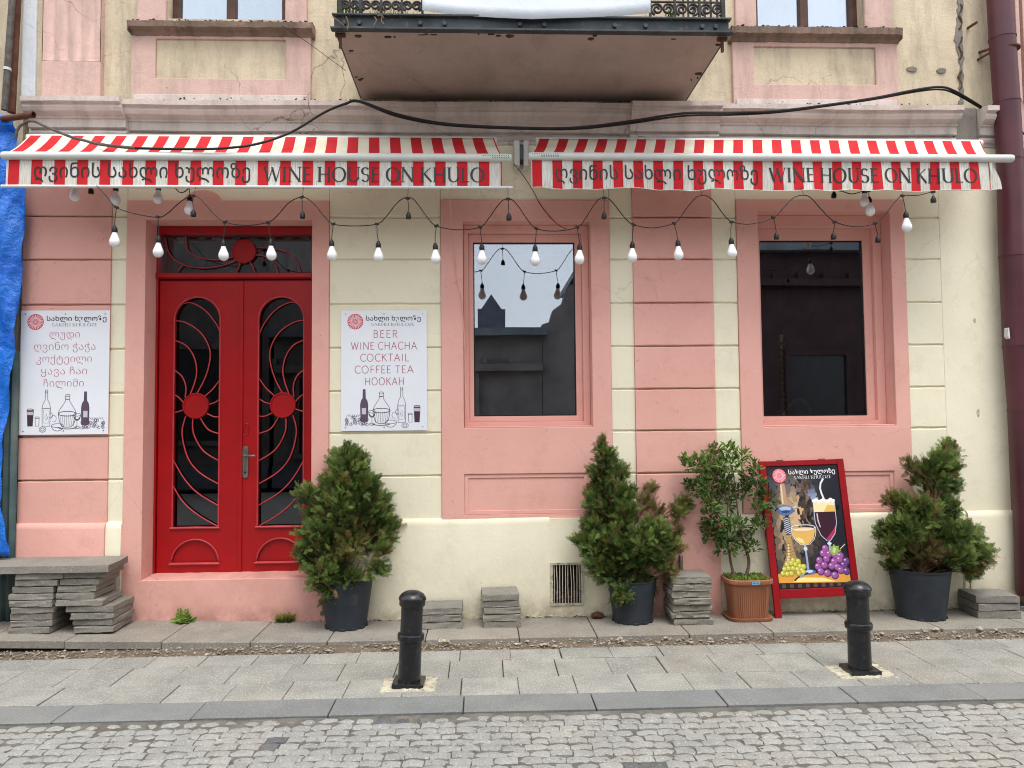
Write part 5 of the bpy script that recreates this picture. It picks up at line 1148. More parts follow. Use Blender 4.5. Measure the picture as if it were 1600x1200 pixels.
# grapes and leaf
rr = random.Random(3)
for gx, gy in [(.07, .12), (.13, .115), (.19, .118), (.10, .155), (.16, .16), (.22, .158), (.28, .15), (.34, .14), (.14, .19), (.20, .20), (.26, .19), (.32, .175), (.37, .17), (.23, .225), (.30, .215), (.36, .125), (.29, .118)]:
    EL(gx, gy, .037, .037, S(168, 156, 48), 9); EL(gx - .006, gy + .004, .028, .028, S(206, 200, 84), 10); EL(gx - .012, gy + .008, .009, .009, S(246, 244, 180), 11)
for gx, gy in [(.96, .12), (.93, .17), (.97, .20), (.60, .125), (.69, .11), (.79, .09), (.88, .13), (.57, .165), (.66, .175), (.76, .165), (.84, .155), (.60, .215), (.70, .225), (.80, .20), (.88, .215), (.66, .27), (.745, .265), (.83, .25), (.90, .245), (.70, .31)]:
    c1, c2 = ((S(72, 44, 96), S(112, 66, 132)) if gx > .92 else (S(98, 44, 104), S(158, 88, 158))); EL(gx, gy, .052, .052, c1, 9); EL(gx - .006, gy + .004, .042, .042, c2, 10); EL(gx - .018, gy + .012, .014, .011, S(226, 188, 226), 11)
P_([(.77, .27), (.74, .29), (.78, .30), (.76, .33), (.80, .325), (.82, .345), (.85, .325), (.89, .33), (.88, .30), (.92, .285), (.87, .275), (.86, .25), (.82, .265), (.80, .245)], S(150, 172, 84), 12); P_([(.79, .28), (.82, .325), (.85, .30), (.82, .27)], S(200, 214, 140), 13)
ink.line([Q(.90, .30), Q(.98, .34)], .006, S(206, 206, 190), 12)
ink.line([Q(.22, .06), Q(.27, .085), Q(.36, .105), Q(.42, .12)], .010, S(40, 42, 54), 10); EL(.33, .098, .04, .015, S(150, 152, 164), 11, .4)
logo(ink, .165 * PW, .925 * PH, .098 * PW, S(226, 84, 104), S(246, 200, 206), 12)
font_text(ink, 'სახლი ხულოზე', .30 * PW, .965 * PW, .935 * PH, .028 * PH, S(236, 236, 238), 12, off=.016)
latin(ink, 'SAKHLI KHULOZE', .37 * PW, .90 * PW, .892 * PH, .026 * PH, S(226, 226, 230), 12)
ink.build('poster', AB)

# ================================================================== BOLLARDS
def bollard(loc, lean, label):
    A = empty('bollard', (loc[0], loc[1], 0), (0, lean, R(-.1, .1)), label=label, cat='bollard', group='black iron bollards along the kerb')
    MB().box(-.082, .082, -.075, .075, .004, .026).build('base_plate', 'black_metal', A, bev=.003)
    MB().lathe([(.060, .026), (.060, .05), (.0585, .215), (.0585, .235)], n=28).build('lower_shaft', 'black_metal', A, smooth=50)
    MB().lathe([(.0585, .232), (.067, .235), (.071, .240), (.071, .264), (.067, .270), (.0585, .272)], n=28).build('collar', 'black_metal', A, smooth=40)
    MB().lathe([(.0580, .27), (.0575, .40), (.0575, .42)], n=28, caps=False).build('upper_shaft', 'black_metal', A, smooth=50)
    MB().lathe([(.058, .414), (.067, .416), (.069, .42), (.069, .444), (.072, .446), (.0735, .450), (.070, .462), (.058, .477), (.038, .488), (.016, .4935), (.001, .495)], n=28).build('cap', 'black_metal', A, smooth=40)
    return A
b1, b2 = on_z(639, 1070), on_z(1344, 1050)
bollard(b1, .045, 'left black bollard, leaning slightly, in front of the cream wall'); bollard(b2, -.005, 'right black bollard, in front of the red framed poster board')
for k, p in enumerate((b1, b2)):
    mb = MB(); n = 20; rows = []
    ww, dd = .155 + .012 * k, .115
    mb.grid([[(p.x + ww * (j / 10 - 1) + R(-.006, .006), p.y + dd * (i / 8 - 1) + R(-.006, .006), (.006 + R(-.005, .004)) if 0 < i < 16 and 0 < j < 20 else -.02) for j in range(21)] for i in range(17)])
    mb.build('mortar_patch', 'mortar', PAV, smooth=True)

# ================================================================== STACKED SLABS
def stack_slab(x0, x1, y0, y1, z0, z1, rot, label, group, jag=.004, seed=0, m='slab_dark'):
    rr = random.Random(seed * 31 + 5); cx, cy = (x0 + x1) / 2, (y0 + y1) / 2; hx, hy, h = (x1 - x0) / 2, (y1 - y0) / 2, z1 - z0 - .0045
    n = 7; per = [(-hx + 2 * hx * i / n, -hy) for i in range(n)] + [(hx, -hy + 2 * hy * i / n) for i in range(n)] + [(hx - 2 * hx * i / n, hy) for i in range(n)] + [(-hx, hy - 2 * hy * i / n) for i in range(n)]
    mb = MB(); k = len(per); lv = [0, .12, .5, .88, 1]
    for t in lv:
        for x, y in per:
            j = jag * (.8 if 0 < t < 1 else .35); s = 1 - (.007 if t in (0, 1) else 0)
            mb.v.append((x * s + rr.uniform(-j, j), y * s + rr.uniform(-j, j), h * t + rr.uniform(-.0015, .0015)))
    for i in range(len(lv) - 1):
        for q in range(k): mb.f.append((i * k + q, i * k + (q + 1) % k, (i + 1) * k + (q + 1) % k, (i + 1) * k + q)); mb.m.append(0)
    mb.f.append(tuple(range(k - 1, -1, -1))); mb.m.append(0); mb.f.append(tuple((len(lv) - 1) * k + q for q in range(k))); mb.m.append(0)
    o = mb.build('stone_slab', m, smooth=20); o.location = (cx, cy, z0); o.rotation_euler = (0, rr.uniform(-.006, .006), rot); return tag(o, label, 'stone slab', group)
ordn = ['topmost', 'second', 'third', 'fourth', 'fifth', 'sixth', 'seventh', 'eighth', 'ninth']
def xat(px, Y=-.35): return WX(px, 940, Y)
GL = 'stone slabs piled left of the door'
left_col = [(24, 95, 6), (22, 88, 3), (19, 83, -2), (14, 82, 2), (15, 83, -3), (16, 82, 4), (15, 81, 0), (15, 80, 2), (14, 79, -2)]
z = .4235
for i, (a, b, r) in enumerate(left_col):
    zz = .044 + .0432 * (8 - i); stack_slab(xat(a), xat(b), -.35 + R(-.010, .010), -.06 - R(0, .015), zz + .001, zz + .0432, math.radians(r * .5), ordn[i] + ' slab from the top in the left column of the pile left of the door', GL, .005, i)
right_col = [(93, 160, 4), (88, 152, -2), (85, 147, 3), (84, 147, -1), (85, 160, 3), (100, 178, -2), (108, 177, 4), (112, 178, -6), (112, 176, 5)]
for i, (a, b, r) in enumerate(right_col):
    zz = .044 + .0432 * (8 - i); stack_slab(xat(a) + .012, xat(b), -.34 + (0 if i < 4 else -.012) + R(-.010, .010), -.06 - R(0, .012), zz + .001, zz + .0432, math.radians(r * .5), ordn[i] + ' slab from the top in the right column of the pile left of the door', GL, .005, 20 + i)
mb = MB(); y0, y1 = -.375, -.048; T = Matrix.Identity(4)
zt0 = .4340; xs = np.linspace(WX(-130, 880, -.37), WX(170, 880, -.37), 14)
for yy in (y0, y1):
    pass
rowsA = [[(x, y0 + R(-.004, .004), zt0) for x in xs], [(x, y0 + R(-.004, .003), zt0 + .022) for x in xs], [(x, y0 + R(-.002, .004), zt0 + .044) for x in xs], [(x + .0, (y0 + y1) / 2, zt0 + .046 + R(-.001, .001)) for x in xs], [(x - (.0 if j < 13 else .03), y1, zt0 + .046) for j, x in enumerate(xs)], [(x - (.0 if j < 13 else .03), y1, zt0 + .001) for j, x in enumerate(xs)], [(x, y0 + .004, zt0) for x in xs]]
mb.grid(rowsA)
for e in (0, 13):
    k = len(mb.v); mb.v += [r[e] for r in rowsA[:6]]; mb.f.append(tuple(k + i for i in (range(6) if e else reversed(range(6))))); mb.m.append(0)
tag(mb.build('stone_slab', 'slab_dark', smooth=28), 'long flat slab lying across the top of the pile left of the door', 'stone slab', GL)
def pile(name, lab, n, x0, x1, y0, y1, h, g, rot0, jag=.005, seed=50, jit=.006, m='slab_dark'):
    for i in range(n):
        zz = h * (n - 1 - i); a = R(-jit, jit); b = R(-jit, jit)
        L = ('topmost' if i == 0 else 'lowest' if i == n - 1 else ordn[i]) + (' slab ' if i in (0, n - 1) else ' slab from the top ') + lab
        stack_slab(x0 + a, x1 + a + R(-.004, .004), y0 + b, y1 + b * .2, zz + .001, zz + h, math.radians(rot0 + R(-2.2, 2.2)), L, g, jag, seed + i, m)
pile('a', 'of the low pile behind the left bollard', 3, WX(658, 960, -.26), WX(722, 960, -.26), -.275, -.055, .047, 'stone slabs piled behind the left bollard', 0)
pile('b', 'of the pile between the left bollard and the vent', 5, WX(754, 960, -.26), WX(812, 960, -.26), -.275, -.055, .0455, 'stone slabs piled left of the vent', 1.0, seed=60)
pile('c', 'of the tall pile between the big conifer and the terracotta pot', 7, WX(1051, 960, -.3), WX(1111, 960, -.3), -.31, -.065, .0465, 'stone slabs piled beside the terracotta pot', 0, .009, seed=70, jit=.012)
pile('d', 'of the low pile by the maroon downpipe', 3, WX(1526, 960, -.26), WX(1590, 960, -.26), -.29, -.07, .052, 'stone slabs piled by the downpipe', -3, .003, seed=80)
p = on_y(1063, 893, -.07); o = MB().lathe([(.016, .0), (.016, .10), (.013, .104)], (p.x, -.085, .326), 14).build('metal_canister', 'steel', smooth=40)
tag(o, 'small grey metal canister standing on the tall slab pile', 'canister')
p = on_z(934, 966); o = stones([(p.x, p.y + .01, .012)], .05, .052, 'brown_stone', 'rust'); o.name = 'rusty_scrap'; tag(o, 'rusty brown scrap lying left of the middle conifer pot', 'scrap')
p = on_z(694, 1006, -.01); o = stones([(0, 0, 0)], .045, .05, 'rubble_chunk', 'mortar'); o.location = (p.x, p.y, .004); o.scale = (1.1, .55, .55); tag(o, 'pale chunk of rubble in the dirt right of the left bollard', 'rubble chunk')
for px, py, s, lab in ((1445, 988, .03, 'grey stone in the dirt strip under the right conifer pot'), (1462, 985, .026, 'pale pebble stone in the dirt just right of the grey stone by the right pot'), (1530, 984, .034, 'rounded stone in the dirt below the right slab pile'), (1556, 986, .024, 'small brownish stone at the right end of the dirt strip'), (970, 1000, .026, 'pale stone in the dirt strip below the middle conifer pot')):
    p = on_z(px, py, -.01); o = stones([(0, 0, 0)], s, s + .003, 'stone', 'rock'); o.location = (p.x, p.y, -.004); tag(o, lab, 'stone')

# ================================================================== PLANTS
def spray_template(kind, k):
    rr = random.Random(k * 7 + 1); Q_ = []
    if kind == 'thuja':                                   # flat fan of scale twigs, 1 unit long
        def tw(a, b, w): d = (b - a).normalized(); s = Vector((-d.y, d.x, 0)) * w; Q_.append((a - s * .6, a + s * .6, b + s * .35, b - s * .35))
        tw(Vector((0, 0, 0)), Vector((1, 0, .05)), .026)
        for i in range(7):
            t = .12 + i * .12; L = .42 * (1 - .55 * t) * rr.uniform(.8, 1.2)
            for s in (-1, 1):
                a = Vector((t, 0, 0)); b = a + Vector((L * .72, s * L * .72, rr.uniform(-.10, .12))); tw(a, b, .044)
                if i < 6:
                    m = (a + b) / 2; tw(m, m + Vector((-L * .05, s * L * .36, rr.uniform(-.05, .05))), .026); tw(m, m + Vector((L * .42, s * L * .06, rr.uniform(-.05, .05))), .036)
    elif kind == 'leaf':
        c = .05 + rr.uniform(0, .1); P4 = [Vector((0, 0, 0)), Vector((.35, .19, c)), Vector((.7, .17, c * .6)), Vector((1, 0, -.06)), Vector((.7, -.17, c * .6)), Vector((.35, -.19, c)), Vector((.35, 0, 0)), Vector((.7, 0, -.03))]
        Q_ = [(P4[0], P4[6], P4[1], P4[1]), (P4[6], P4[7], P4[2], P4[1]), (P4[7], P4[3], P4[2], P4[2]), (P4[0], P4[5], P4[6], P4[6]), (P4[6], P4[5], P4[4], P4[7]), (P4[7], P4[4], P4[3], P4[3])]
    return np.array([[list(v) for v in q] for q in Q_])
TEM = {'thuja': [spray_template('thuja', i) for i in range(5)], 'leaf': [spray_template('leaf', i) for i in range(4)]}
def foliage(name, m, items, parent, kind='thuja'):
    """items: (pos, direction, up-hint, size, light 0..1, brown 0..1)"""
    V, C_ = [], []
    for pos, d, up, s, li, br in items:
        t = TEM[kind][rng.integers(len(TEM[kind]))]; x = d / (np.linalg.norm(d) + 1e-9); y = np.cross(up, x); y /= (np.linalg.norm(y) + 1e-9); z = np.cross(x, y)
        Rm = np.stack([x, y, z], 0); q = t.reshape(-1, 3) * s; V.append(q @ Rm + pos); C_.append(np.tile([li, br, 0, 1], (len(q), 1)))
    V = np.concatenate(V); C_ = np.concatenate(C_); nq = len(V) // 4
    me = bpy.data.meshes.new(name); me.vertices.add(len(V)); me.vertices.foreach_set('co', V.ravel().astype('f'))
    me.loops.add(nq * 4); me.loops.foreach_set('vertex_index', np.arange(nq * 4, dtype='i')); me.polygons.add(nq)
    me.polygons.foreach_set('loop_start', np.arange(0, nq * 4, 4, dtype='i')); me.update(calc_edges=True); me.validate()
    ca = me.color_attributes.new('tint', 'FLOAT_COLOR', 'POINT')
    if len(me.vertices) == len(C_): ca.data.foreach_set('color', C_.ravel().astype('f'))
    me.materials.append(M[m]); o = link(bpy.data.objects.new(name, me), parent); o['kind'] = 'stuff'; return o
def blobs_items(blobs, Yc, base, dens, size, brown=0.0, yr=.16, front_lim=-.035):
    it = []; axis = None
    for b in blobs:
        px, py, r = b[:3]; br = b[3] if len(b) > 3 else brown; dn = b[4] if len(b) > 4 else 1
        yo = R(-yr, yr) * (.4 if r > 30 else 1); c = on_y(px, py, Yc + yo); rad = r / ppm(Yc + yo); c = np.array(c)
        nc = int(dn * (5 + 95 * (rad / .12) ** 2)); per = max(6, int(dens * 1.15 * (rad / .1) ** 1.8 * dn / nc * 1.25))
        for _ in range(nc):                               # a branchlet: a handful of sprays that share a direction and a tone
            v = rng.normal(size=3); v /= np.linalg.norm(v); tip = rng.random() ** .5 * .93; q = c + v * rad * tip
            out = q - np.array([base[0], Yc, max(base[2] + .25, q[2] - .30)]); d0 = out / (np.linalg.norm(out) + 1e-6) * .6 + v * .6 + np.array([0, 0, .22]) + rng.normal(size=3) * .25
            d0 /= np.linalg.norm(d0); tone = .34 + rng.normal() * .20 + .30 * max(0, v[2]) * tip - (.12 if tip < .5 else 0); upn = np.array([0, -.5, 1]) + rng.normal(size=3) * .7  # tint paints highlights on upper clump sides and shaded gaps inside
            cb = float(rng.random() < .07) * .55
            for k in range(per):
                t = rng.random(); p = q + d0 * (t - .6) * .055 + rng.normal(size=3) * .0085
                if p[1] > front_lim: p[1] = front_lim - rng.random() * .04
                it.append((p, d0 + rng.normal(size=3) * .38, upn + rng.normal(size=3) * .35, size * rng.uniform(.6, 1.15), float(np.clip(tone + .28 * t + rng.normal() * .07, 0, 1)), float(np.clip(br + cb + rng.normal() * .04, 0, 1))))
    return it
def conifer(label, base_px, rimY, rim_w, base_w, hgt, blobs, trunk_px, Ycen, dens, group, tilt=0.0, lean=(0, 0)):
    b = on_z(*base_px); b = Vector((b.x, Ycen, 0)); A = empty('potted_conifer', (b.x, b.y, 0), label=label, cat='potted conifer', group=group)
    r0, r1 = base_w / 2, rim_w / 2; mb = MB(); n = 40
    prof = [(r0, .006), (r0 * 1.0, .03), (r0 + (r1 - r0) * .80, hgt * .84), (r1 * .955, hgt * .84), (r1 * .965, hgt * .90), (r1 * .975, hgt * .965), (r1, hgt * .97), (r1 * 1.01, hgt), (r1 * .965, hgt), (r1 * .93, hgt * .94), (r0 + (r1 - r0) * .7, hgt * .8)]
    mb.lathe(prof, n=n, caps=False); mb.f.append(tuple(range(n - 1, -1, -1))); mb.m.append(0)
    mb.build('pot', 'pot', A, smooth=35)
    for i in range(12):                                   # feet ring and moulded ribs
        t = 2 * math.pi * i / 12; x, y = math.cos(t), math.sin(t)
        T = Matrix.Translation((x * (r0 + .001), y * (r0 + .001), 0)) @ Matrix.Rotation(t, 4, 'Z'); MB().box(-.006, .006, -.018, .018, 0, .016, T=T).build('foot', 'pot', A, bev=.002)
        T = Matrix.Translation((x * (r0 + (r1 - r0) * .4 + .001), y * (r0 + (r1 - r0) * .4 + .001), hgt * .45)) @ Matrix.Rotation(t + .26, 4, 'Z')
    MB().lathe([(r1 * .90, hgt * .86), (r1 * .5, hgt * .89), (.002, hgt * .90)], n=24, caps=False).build('soil', 'soil', A, smooth=True)
    # stem and limbs
    inv = -Vector((b.x, b.y, 0)); tr = MB(); limb = []
    T0 = Vector((b.x, b.y, hgt * .8)); pts = [T0] + [on_y(px, py, Ycen + R(-.03, .03)) for px, py in trunk_px]
    tr.tube([p + inv for p in bez(pts, 4)], [max(.004, .019 * (1 - i / (len(pts) * 4))) for i in range(len(bez(pts, 4)))], 8)
    tr.build('trunk', 'bark', A, smooth=True)
    mb = MB(); sp = bez(pts, 4)
    for bl in blobs:
        c = on_y(bl[0], bl[1], Ycen + R(-.08, .08))
        cand = [p for p in sp if p.z < c.z + .02] or sp[:2]; s = cand[max(0, len(cand) - 1 - random.randint(2, 6))]
        mid_ = s.lerp(c, .5) + Vector((R(-.02, .02), R(-.02, .02), R(-.01, .04))); mb.tube([p + inv for p in bez([s, mid_, c], 3)], [.004, .0038, .0035, .003, .0026, .002, .0015], 5)
        for _ in range(5):
            e = c + Vector((R(-1, 1), R(-.6, .6), R(-.6, 1))) * (bl[2] / 231) * .8; mb.tube([mid_ + inv, (mid_.lerp(e, .6)) + inv + Vector((0, 0, .01)), e + inv], [.0028, .002, .0012], 4)
    for _ in range(46):                                   # bare inner twigs
        s = sp[random.randint(0, len(sp) // 2)]; e = s + Vector((R(-.10, .10), R(-.10, .04), R(.05, .22))); mb.tube([s + inv, s.lerp(e, .5) + inv + Vector((R(-.02, .02), 0, 0)), e + inv], [.0026, .0018, .001], 4)
    mb.build('twigs', 'twig', A, smooth=True, kind='stuff')
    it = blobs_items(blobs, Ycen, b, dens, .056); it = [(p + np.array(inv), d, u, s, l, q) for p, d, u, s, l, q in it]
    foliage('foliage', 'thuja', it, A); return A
GP = 'conifers in dark plastic pots along the wall'
conifer('bushy conifer in a dark pot just right of the red door', (540, 980), 905, .36, .275, .318,
  [(545, 710, 18), (530, 720, 13), (562, 722, 13), (540, 742, 32), (552, 752, 34), (520, 762, 18), (575, 760, 18), (480, 774, 13, .1), (506, 788, 26), (533, 792, 38), (566, 790, 30), (590, 785, 20), (605, 821, 16), (592, 808, 18), (493, 838, 26), (478, 856, 12), (504, 866, 30), (507, 899, 26), (517, 924, 17), (516, 943, 8), (480, 870, 12), (552, 832, 30, .15, .7), (580, 840, 22, .2, .5), (598, 860, 13), (589, 888, 13), (604, 842, 12), (528, 888, 24), (549, 908, 15), (540, 860, 26, .3, .35), (495, 812, 18), (530, 830, 28)],
  [(545, 860), (548, 800), (546, 740), (547, 706)], -.13 - .02, 118, GP)
conifer('dense tall conifer in a dark pot right of the wall vent', (992, 974), 925, .34, .27, .29,
  [(941, 696, 9), (946, 716, 17), (940, 742, 19), (957, 740, 24), (967, 772, 26), (935, 770, 18), (928, 787, 14), (945, 802, 24), (926, 824, 16), (975, 802, 22), (960, 780, 24), (906, 849, 10, .05), (916, 846, 9), (935, 857, 28), (972, 846, 34), (981, 880, 36), (950, 888, 26), (1020, 835, 25), (1036, 850, 22), (1022, 868, 26), (1005, 850, 26), (983, 915, 24), (1008, 918, 16), (972, 928, 13), (928, 886, 12), (1016, 764, 8, .45, .6), (1008, 785, 13, .35, .6), (1024, 800, 12, .45, .5), (1066, 786, 11, .25, .9), (1058, 800, 13, .2, .9), (1055, 830, 12, .55, .5), (1058, 858, 11, .6, .4), (1050, 885, 9, .5, .5), (1040, 905, 8, .5, .4)],
  [(985, 880), (970, 830), (955, 770), (943, 700)], -.15, 165, GP)
conifer('broad conifer with brown patches in a dark pot near the maroon downpipe', (1456, 970), 902, .40, .31, .335,
  [(1484, 697, 10), (1480, 712, 13), (1463, 722, 19), (1452, 735, 20), (1480, 738, 18), (1424, 730, 9, .2), (1431, 744, 13, .2), (1464, 752, 22), (1487, 765, 12), (1460, 772, 17), (1393, 782, 11, .5, .7), (1412, 792, 20, .15), (1440, 799, 26), (1468, 800, 24), (1489, 794, 9), (1390, 829, 18), (1374, 836, 9), (1415, 829, 28), (1448, 827, 28), (1478, 835, 25), (1389, 858, 17), (1395, 882, 11), (1421, 860, 22), (1451, 858, 24, .35, .5), (1503, 835, 18), (1513, 846, 25), (1525, 866, 21), (1537, 873, 10), (1497, 871, 22), (1517, 893, 14), (1445, 888, 20, .6, .45), (1470, 880, 20, .3, .5)],
  [(1452, 860), (1458, 800), (1470, 740), (1480, 705)], -.19, 120, GP)
# shrub in the terracotta planter
b = on_z(1164, 962); YC = -.145; A = empty('potted_shrub', (b.x, YC, 0), label='leafy green shrub in a square terracotta planter beside the poster board', cat='potted shrub')
sq = (4.2, .80)
MB().lathe([(.126, .012), (.122, .018), (.142, .235), (.145, .25)], n=44, caps=False, sq=sq).build('planter', 'terracotta', A, smooth=35)
MB().lathe([(.144, .244), (.156, .248), (.162, .256), (.161, .278), (.152, .283), (.145, .278), (.141, .258)], n=44, caps=False, sq=sq).build('rim', 'terracotta', A, smooth=35)
MB().lathe([(.140, .0), (.152, .004), (.158, .022), (.153, .022), (.136, .010), (.001, .009)], n=44, caps=False, sq=sq).build('saucer', 'terracotta', A, smooth=35)
for i in range(15):
    x = -.098 + i * .014; MB().tube([(x * .88, -.1005, .03), (x, -.1145, .232)], .0035, 5).build('rib', 'terracotta', A, smooth=True)
MB().lathe([(.142, .262), (.08, .276), (.001, .282)], n=30, caps=False, sq=sq).build('soil', 'moss', A, smooth=True)
ink = Ink(lambda u, v, h: (u, -.1305 - h, v)); ink.poly([(-.01, .254), (.045, .256), (.045, .277), (-.01, .275)], S(120, 170, 200), 1)
for i in range(5): ink.poly([(-.004 + i * .009, .260), (.001 + i * .009, .260), (.001 + i * .009, .270), (-.004 + i * .009, .270)], S(40, 80, 120), 2)
ink.build('sticker', A)
mit = [(np.array([R(-.13, .13), R(-.10, .10), .268]), np.array([R(-.6, .6), R(-.6, .3), 1.0]), np.array([0, -1, .4]) + rng.normal(size=3) * .4, .030 * R(.5, 1.2), R(0, 1), .1 * R(0, 1)) for _ in range(420)]
foliage('moss_tufts', 'weed', mit, A, 'leaf')
inv = -Vector((b.x, YC, 0)); mb = MB()
stems = [([(1148, 903), (1142, 880), (1138, 850), (1136, 815), (1138, 780), (1140, 735)], .011), ([(1166, 899), (1170, 876), (1161, 845), (1155, 816), (1150, 775), (1146, 740)], .013), ([(1160, 843), (1172, 828), (1184, 812), (1192, 790)], .008), ([(1137, 825), (1118, 800), (1096, 772), (1078, 760)], .006), ([(1138, 790), (1112, 750), (1090, 730), (1070, 716)], .006), ([(1150, 775), (1166, 755), (1178, 735)], .006), ([(1141, 860), (1124, 845), (1113, 832)], .005)]
for pts, r in stems:
    q = bez([on_y(px, py, YC + .02 * math.sin(i)) for i, (px, py) in enumerate(pts)], 5); mb.tube([p + inv for p in q], [max(.0018, r * (1 - .8 * i / len(q))) for i in range(len(q))], 7)
mb.build('stems', 'bark', A, smooth=True)
lb_ = [(1084, 724, 13), (1070, 716, 6), (1074, 728, 6), (1101, 726, 17), (1118, 704, 10), (1116, 722, 18), (1140, 704, 10), (1142, 726, 22), (1159, 714, 11), (1078, 757, 8), (1086, 764, 10), (1101, 760, 15), (1120, 750, 20), (1101, 782, 13), (1123, 779, 24), (1140, 768, 18), (1174, 745, 15), (1179, 728, 9), (1183, 760, 15), (1198, 778, 13), (1190, 795, 13), (1164, 768, 13), (1113, 806, 13), (1111, 836, 13), (1120, 825, 17), (1135, 845, 16), (1142, 822, 14), (1157, 822, 12), (1164, 847, 13), (1174, 855, 10), (1186, 820, 11), (1128, 858, 8), (1142, 858, 8), (1102, 822, 8)]
it = []
for px, py, r in lb_:
    yo = R(-.09, .09); c = np.array(on_y(px, py, YC + yo)); rad = r / ppm(YC + yo)
    for _ in range(int(58 * (rad / .07) ** 1.6) + 7):
        v = rng.normal(size=3); v /= np.linalg.norm(v); p = c + v * rad * rng.random() ** .45
        if p[1] > -.03: p[1] = -.03
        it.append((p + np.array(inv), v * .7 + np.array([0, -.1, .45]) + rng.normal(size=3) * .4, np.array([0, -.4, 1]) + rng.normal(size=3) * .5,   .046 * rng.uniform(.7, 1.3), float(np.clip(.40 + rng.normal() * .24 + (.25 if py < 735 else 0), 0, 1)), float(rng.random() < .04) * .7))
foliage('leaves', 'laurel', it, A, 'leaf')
# weeds
def weed(name, px, py, label, n, ln, up_, spread, brown=0.0, cat='weed'):
    b = on_z(px, py, gz(on_z(px, py).x)); b.y = min(b.y, -.04); A_ = empty(name, (b.x, b.y, gz(b.x)), label=label, cat=cat); it = []
    for i in range(n):
        a = rng.uniform(0, 2 * math.pi); rr_ = rng.random() ** .6; d = np.array([math.cos(a) * spread, math.sin(a) * spread * .6 - .1, up_ * rng.uniform(.2, 1)])
        p = np.array([math.cos(a) * rr_ * .03, math.sin(a) * rr_ * .015, .004]); it.append((p, d, np.array([0, -.3, 1]) + rng.normal(size=3) * .5, ln * rng.uniform(.5, 1.2), float(rng.random()), brown * float(rng.random())))
    foliage('leaves', 'weed', it, A_, 'leaf'); return A_
A_ = weed('dandelion', 292, 972, 'leafy dandelion weed growing at the foot of the door step', 34, .075, .35, 1.0)
it = []
for dx_, hh in ((-.045, .09), (.0, .085), (.008, .05)):
    for i in range(14): z = hh * (.25 + .75 * i / 13); s = 1 if i % 2 else -1; it.append((np.array([dx_ + R(-.004, .004), -.01, z]), np.array([s * .8, R(-.5, .2), .6]), np.array([0, -1, .4]), .032 * (1.2 - .5 * i / 13), .5 + R(-.3, .4), 0))
foliage('stalk_leaves', 'weed', it, A_, 'leaf')
weed('grass_tuft', 446, 972, 'dry spindly grass tuft at the right end of the door step', 120, .06, 1.5, .9, .9, 'grass tuft')
for px, py, n, l in ((1215, 962, 30, 'tiny weeds in the paving joint behind the poster board foot'), (1300, 955, 40, 'tiny weeds at the wall foot behind the right bollard')): weed('small_weed', px, py, l, n, .02, .8, 1.2, .5)
mb = MB()
for i in range(90):
    x = WX(random.choice([R(521, 560), R(560, 640), R(585, 602), R(1040, 1052)]), 28, BY); z = fzt + .007; h = R(.02, .09) * (1.6 if x < WX(545, 28, BY) else .6); dxx = R(-.03, .03); hang = random.random() < .25
    P0 = Vector((x, BY - .03 + R(0, .05), z)); mb.tube([P0, P0 + Vector((dxx * .5, -.01, h * .6)), P0 + Vector((dxx, -.025, -h * .9 if hang else h))], [.0018, .0014, .0006], 4)
mb.build('balcony_grass', 'moss', smooth=True, kind='stuff')
mb = MB()
for x0_, pts in ((0, [(585, 26), (588, 32), (584, 40)]), (0, [(597, 26), (596, 34), (600, 38), (597, 33)]), (0, [(520, 26), (530, 34), (538, 40)]), (0, [(541, 26), (544, 36), (543, 46)]), (0, [(590, 25), (596, 24), (600, 28)])):
    mb.tube(bez([on_y(px, py, BY - .045) for px, py in pts], 4), .0032, 5)
mb.build('dry_roots', 'twig', smooth=True, kind='stuff')

# ================================================================== INSIDE THE SECOND WINDOW: water pipe on a small table
hk = empty('hookah', (WX(1222, 600, .62), .62, 0), label='tall brass and glass hookah standing behind the second window', cat='hookah')
zf_ = WZ(1222, 690, .62)
MB().lathe([(.07, zf_ + .0), (.085, zf_ + .05), (.07, zf_ + .12), (.035, zf_ + .19), (.032, zf_ + .23)], n=20).build('glass_base', 'steel', hk, smooth=40)
prof = [(.034, zf_ + .23), (.034, zf_ + .25), (.014, zf_ + .26)]
for i in range(11): q = zf_ + .27 + i * .047; prof += [(.009, q), (.018, q + .014), (.018, q + .024), (.009, q + .038)]
prof += [(.03, zf_ + .80), (.045, zf_ + .81), (.02, zf_ + .82), (.028, zf_ + .87)]
MB().lathe(prof, n=16).build('stem', 'brass', hk, smooth=30)
MB().tube(bez([(.03, 0, zf_ + .25), (.10, -.02, zf_ + .34), (.19, -.03, zf_ + .30), (.22, -.03, zf_ + .16), (.18, -.04, zf_ + .02)], 6), .009, 8).build('hose', 'steel', hk, smooth=True)
tb = empty('side_table', (WX(1235, 600, .62), .62, 0), label='dark low table under the hookah behind the second window', cat='table')
MB().box(-.3, .3, -.2, .25, zf_ - .03, zf_ - .001).build('table_top', 'brown_frame', tb, bev=.003)
for sx in (-.27, .27):
    for sy in (-.17, .22): MB().box(sx - .02, sx + .02, sy - .02, sy + .02, .28, zf_ - .031).build('leg', 'brown_frame', tb)

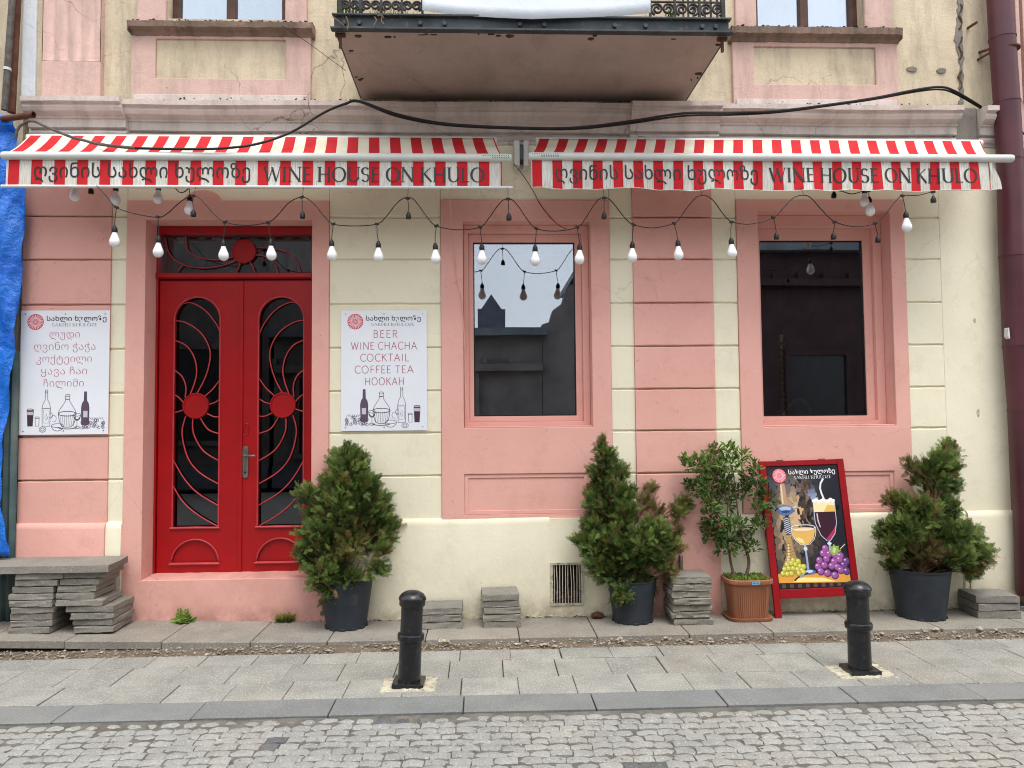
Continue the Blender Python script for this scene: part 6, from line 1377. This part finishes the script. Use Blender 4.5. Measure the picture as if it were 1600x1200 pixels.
# ================================================================== ACROSS THE STREET (seen as reflections in the panes)
def opp(x0, x1, z, label, m, wins=(), roofm='roof_metal', y=-10.0, gable=None, d=6):
    A_ = empty('opposite_building', label=label, cat='building', group='buildings across the street')
    MB().box(x0, x1, y - d, y, -.05, z).build('wall', m, A_)
    MB().box(x0 - .1, x1 + .1, y - d, y + .25, z + .001, z + .16).build('roof', roofm, A_)
    MB().box(x0, x1, y + .001, y + .18, z - .75, z - .6).build('moulding', m, A_)
    for q in range(int((x1 - x0) / .55)) if y > -10.1 and x1 - x0 < 12 else []:
        MB().box(x0 + q * .55, x0 + q * .55 + .08, y + .001, y + .12, z - .59, z - .46).build('dentil', m, A_)
    MB().box(x0, x1, y + .001, y + .10, .0, .45).build('plinth', 'roof_metal', A_)
    for wx, wz, ww, wh in wins:
        f = MB().prism([(wx - ww / 2 - .12, wz - .1), (wx + ww / 2 + .12, wz - .1), (wx + ww / 2 + .12, wz + wh + .12), (wx - ww / 2 - .12, wz + wh + .12)], [[(wx - ww / 2, wz), (wx + ww / 2, wz), (wx + ww / 2, wz + wh), (wx - ww / 2, wz + wh)]], y + .002, y + .10).build('window', m, A_)
        MB().box(wx - ww / 2 - .01, wx + ww / 2 + .01, y + .02, y + .04, wz - .01, wz + wh + .01).build('pane', 'black_metal', f)
    return A_
opp(-14, -4.5, 6.6, 'dark taller building across the street, reflected at the left of the fanlight', 'opposite', [(-6 - i * 2.2, 1, 1.1, 1.9) for i in range(3)])
opp(-4.4, 1.25, 3.15, 'low dark shop front across the street, reflected in the first window', 'opposite', [(-3.2, .7, 1.3, 1.6), (-.9, .7, 1.4, 1.6)])
opp(2.4, 12, 4.95, 'tall maroon house across the street, reflected in the second window', 'opposite_red', [(4.4, .6, 1.2, 2.1), (7.2, .6, 1.2, 2.1), (10, .6, 1.2, 2.1)])
tw_ = empty('opposite_building', label='stepped gable wall across the street, reflected at the right of the first window', cat='building', group='buildings across the street')
mb = MB(); T = Matrix.Identity(4); mb.prism([(1.26, 0), (2.38, 0), (2.38, 4.9), (2.1, 4.75), (2.0, 4.3), (1.8, 4.2), (1.7, 3.85), (1.5, 3.7), (1.42, 3.45), (1.26, 3.4)], [], -10.0, -10.4); mb.build('gable_wall', 'opposite', tw_)
opp(-40, -14.2, 7.5, 'long dark terrace farther along the street behind the camera', 'opposite'); opp(12.2, 40, 6, 'long maroon terrace farther up the street behind the camera', 'opposite_red')
tt = empty('tower', label='distant grey tower with pointed top, reflected in the first window', cat='tower', group='buildings across the street')
MB().box(-.25, 1.15, -34, -32, -.05, 7.0).build('shaft', 'tower', tt)
MB().prism([(-.05, 7.0), (.95, 7.0), (.45, 7.75)], [], -34, -32).build('gable', 'tower', tt)
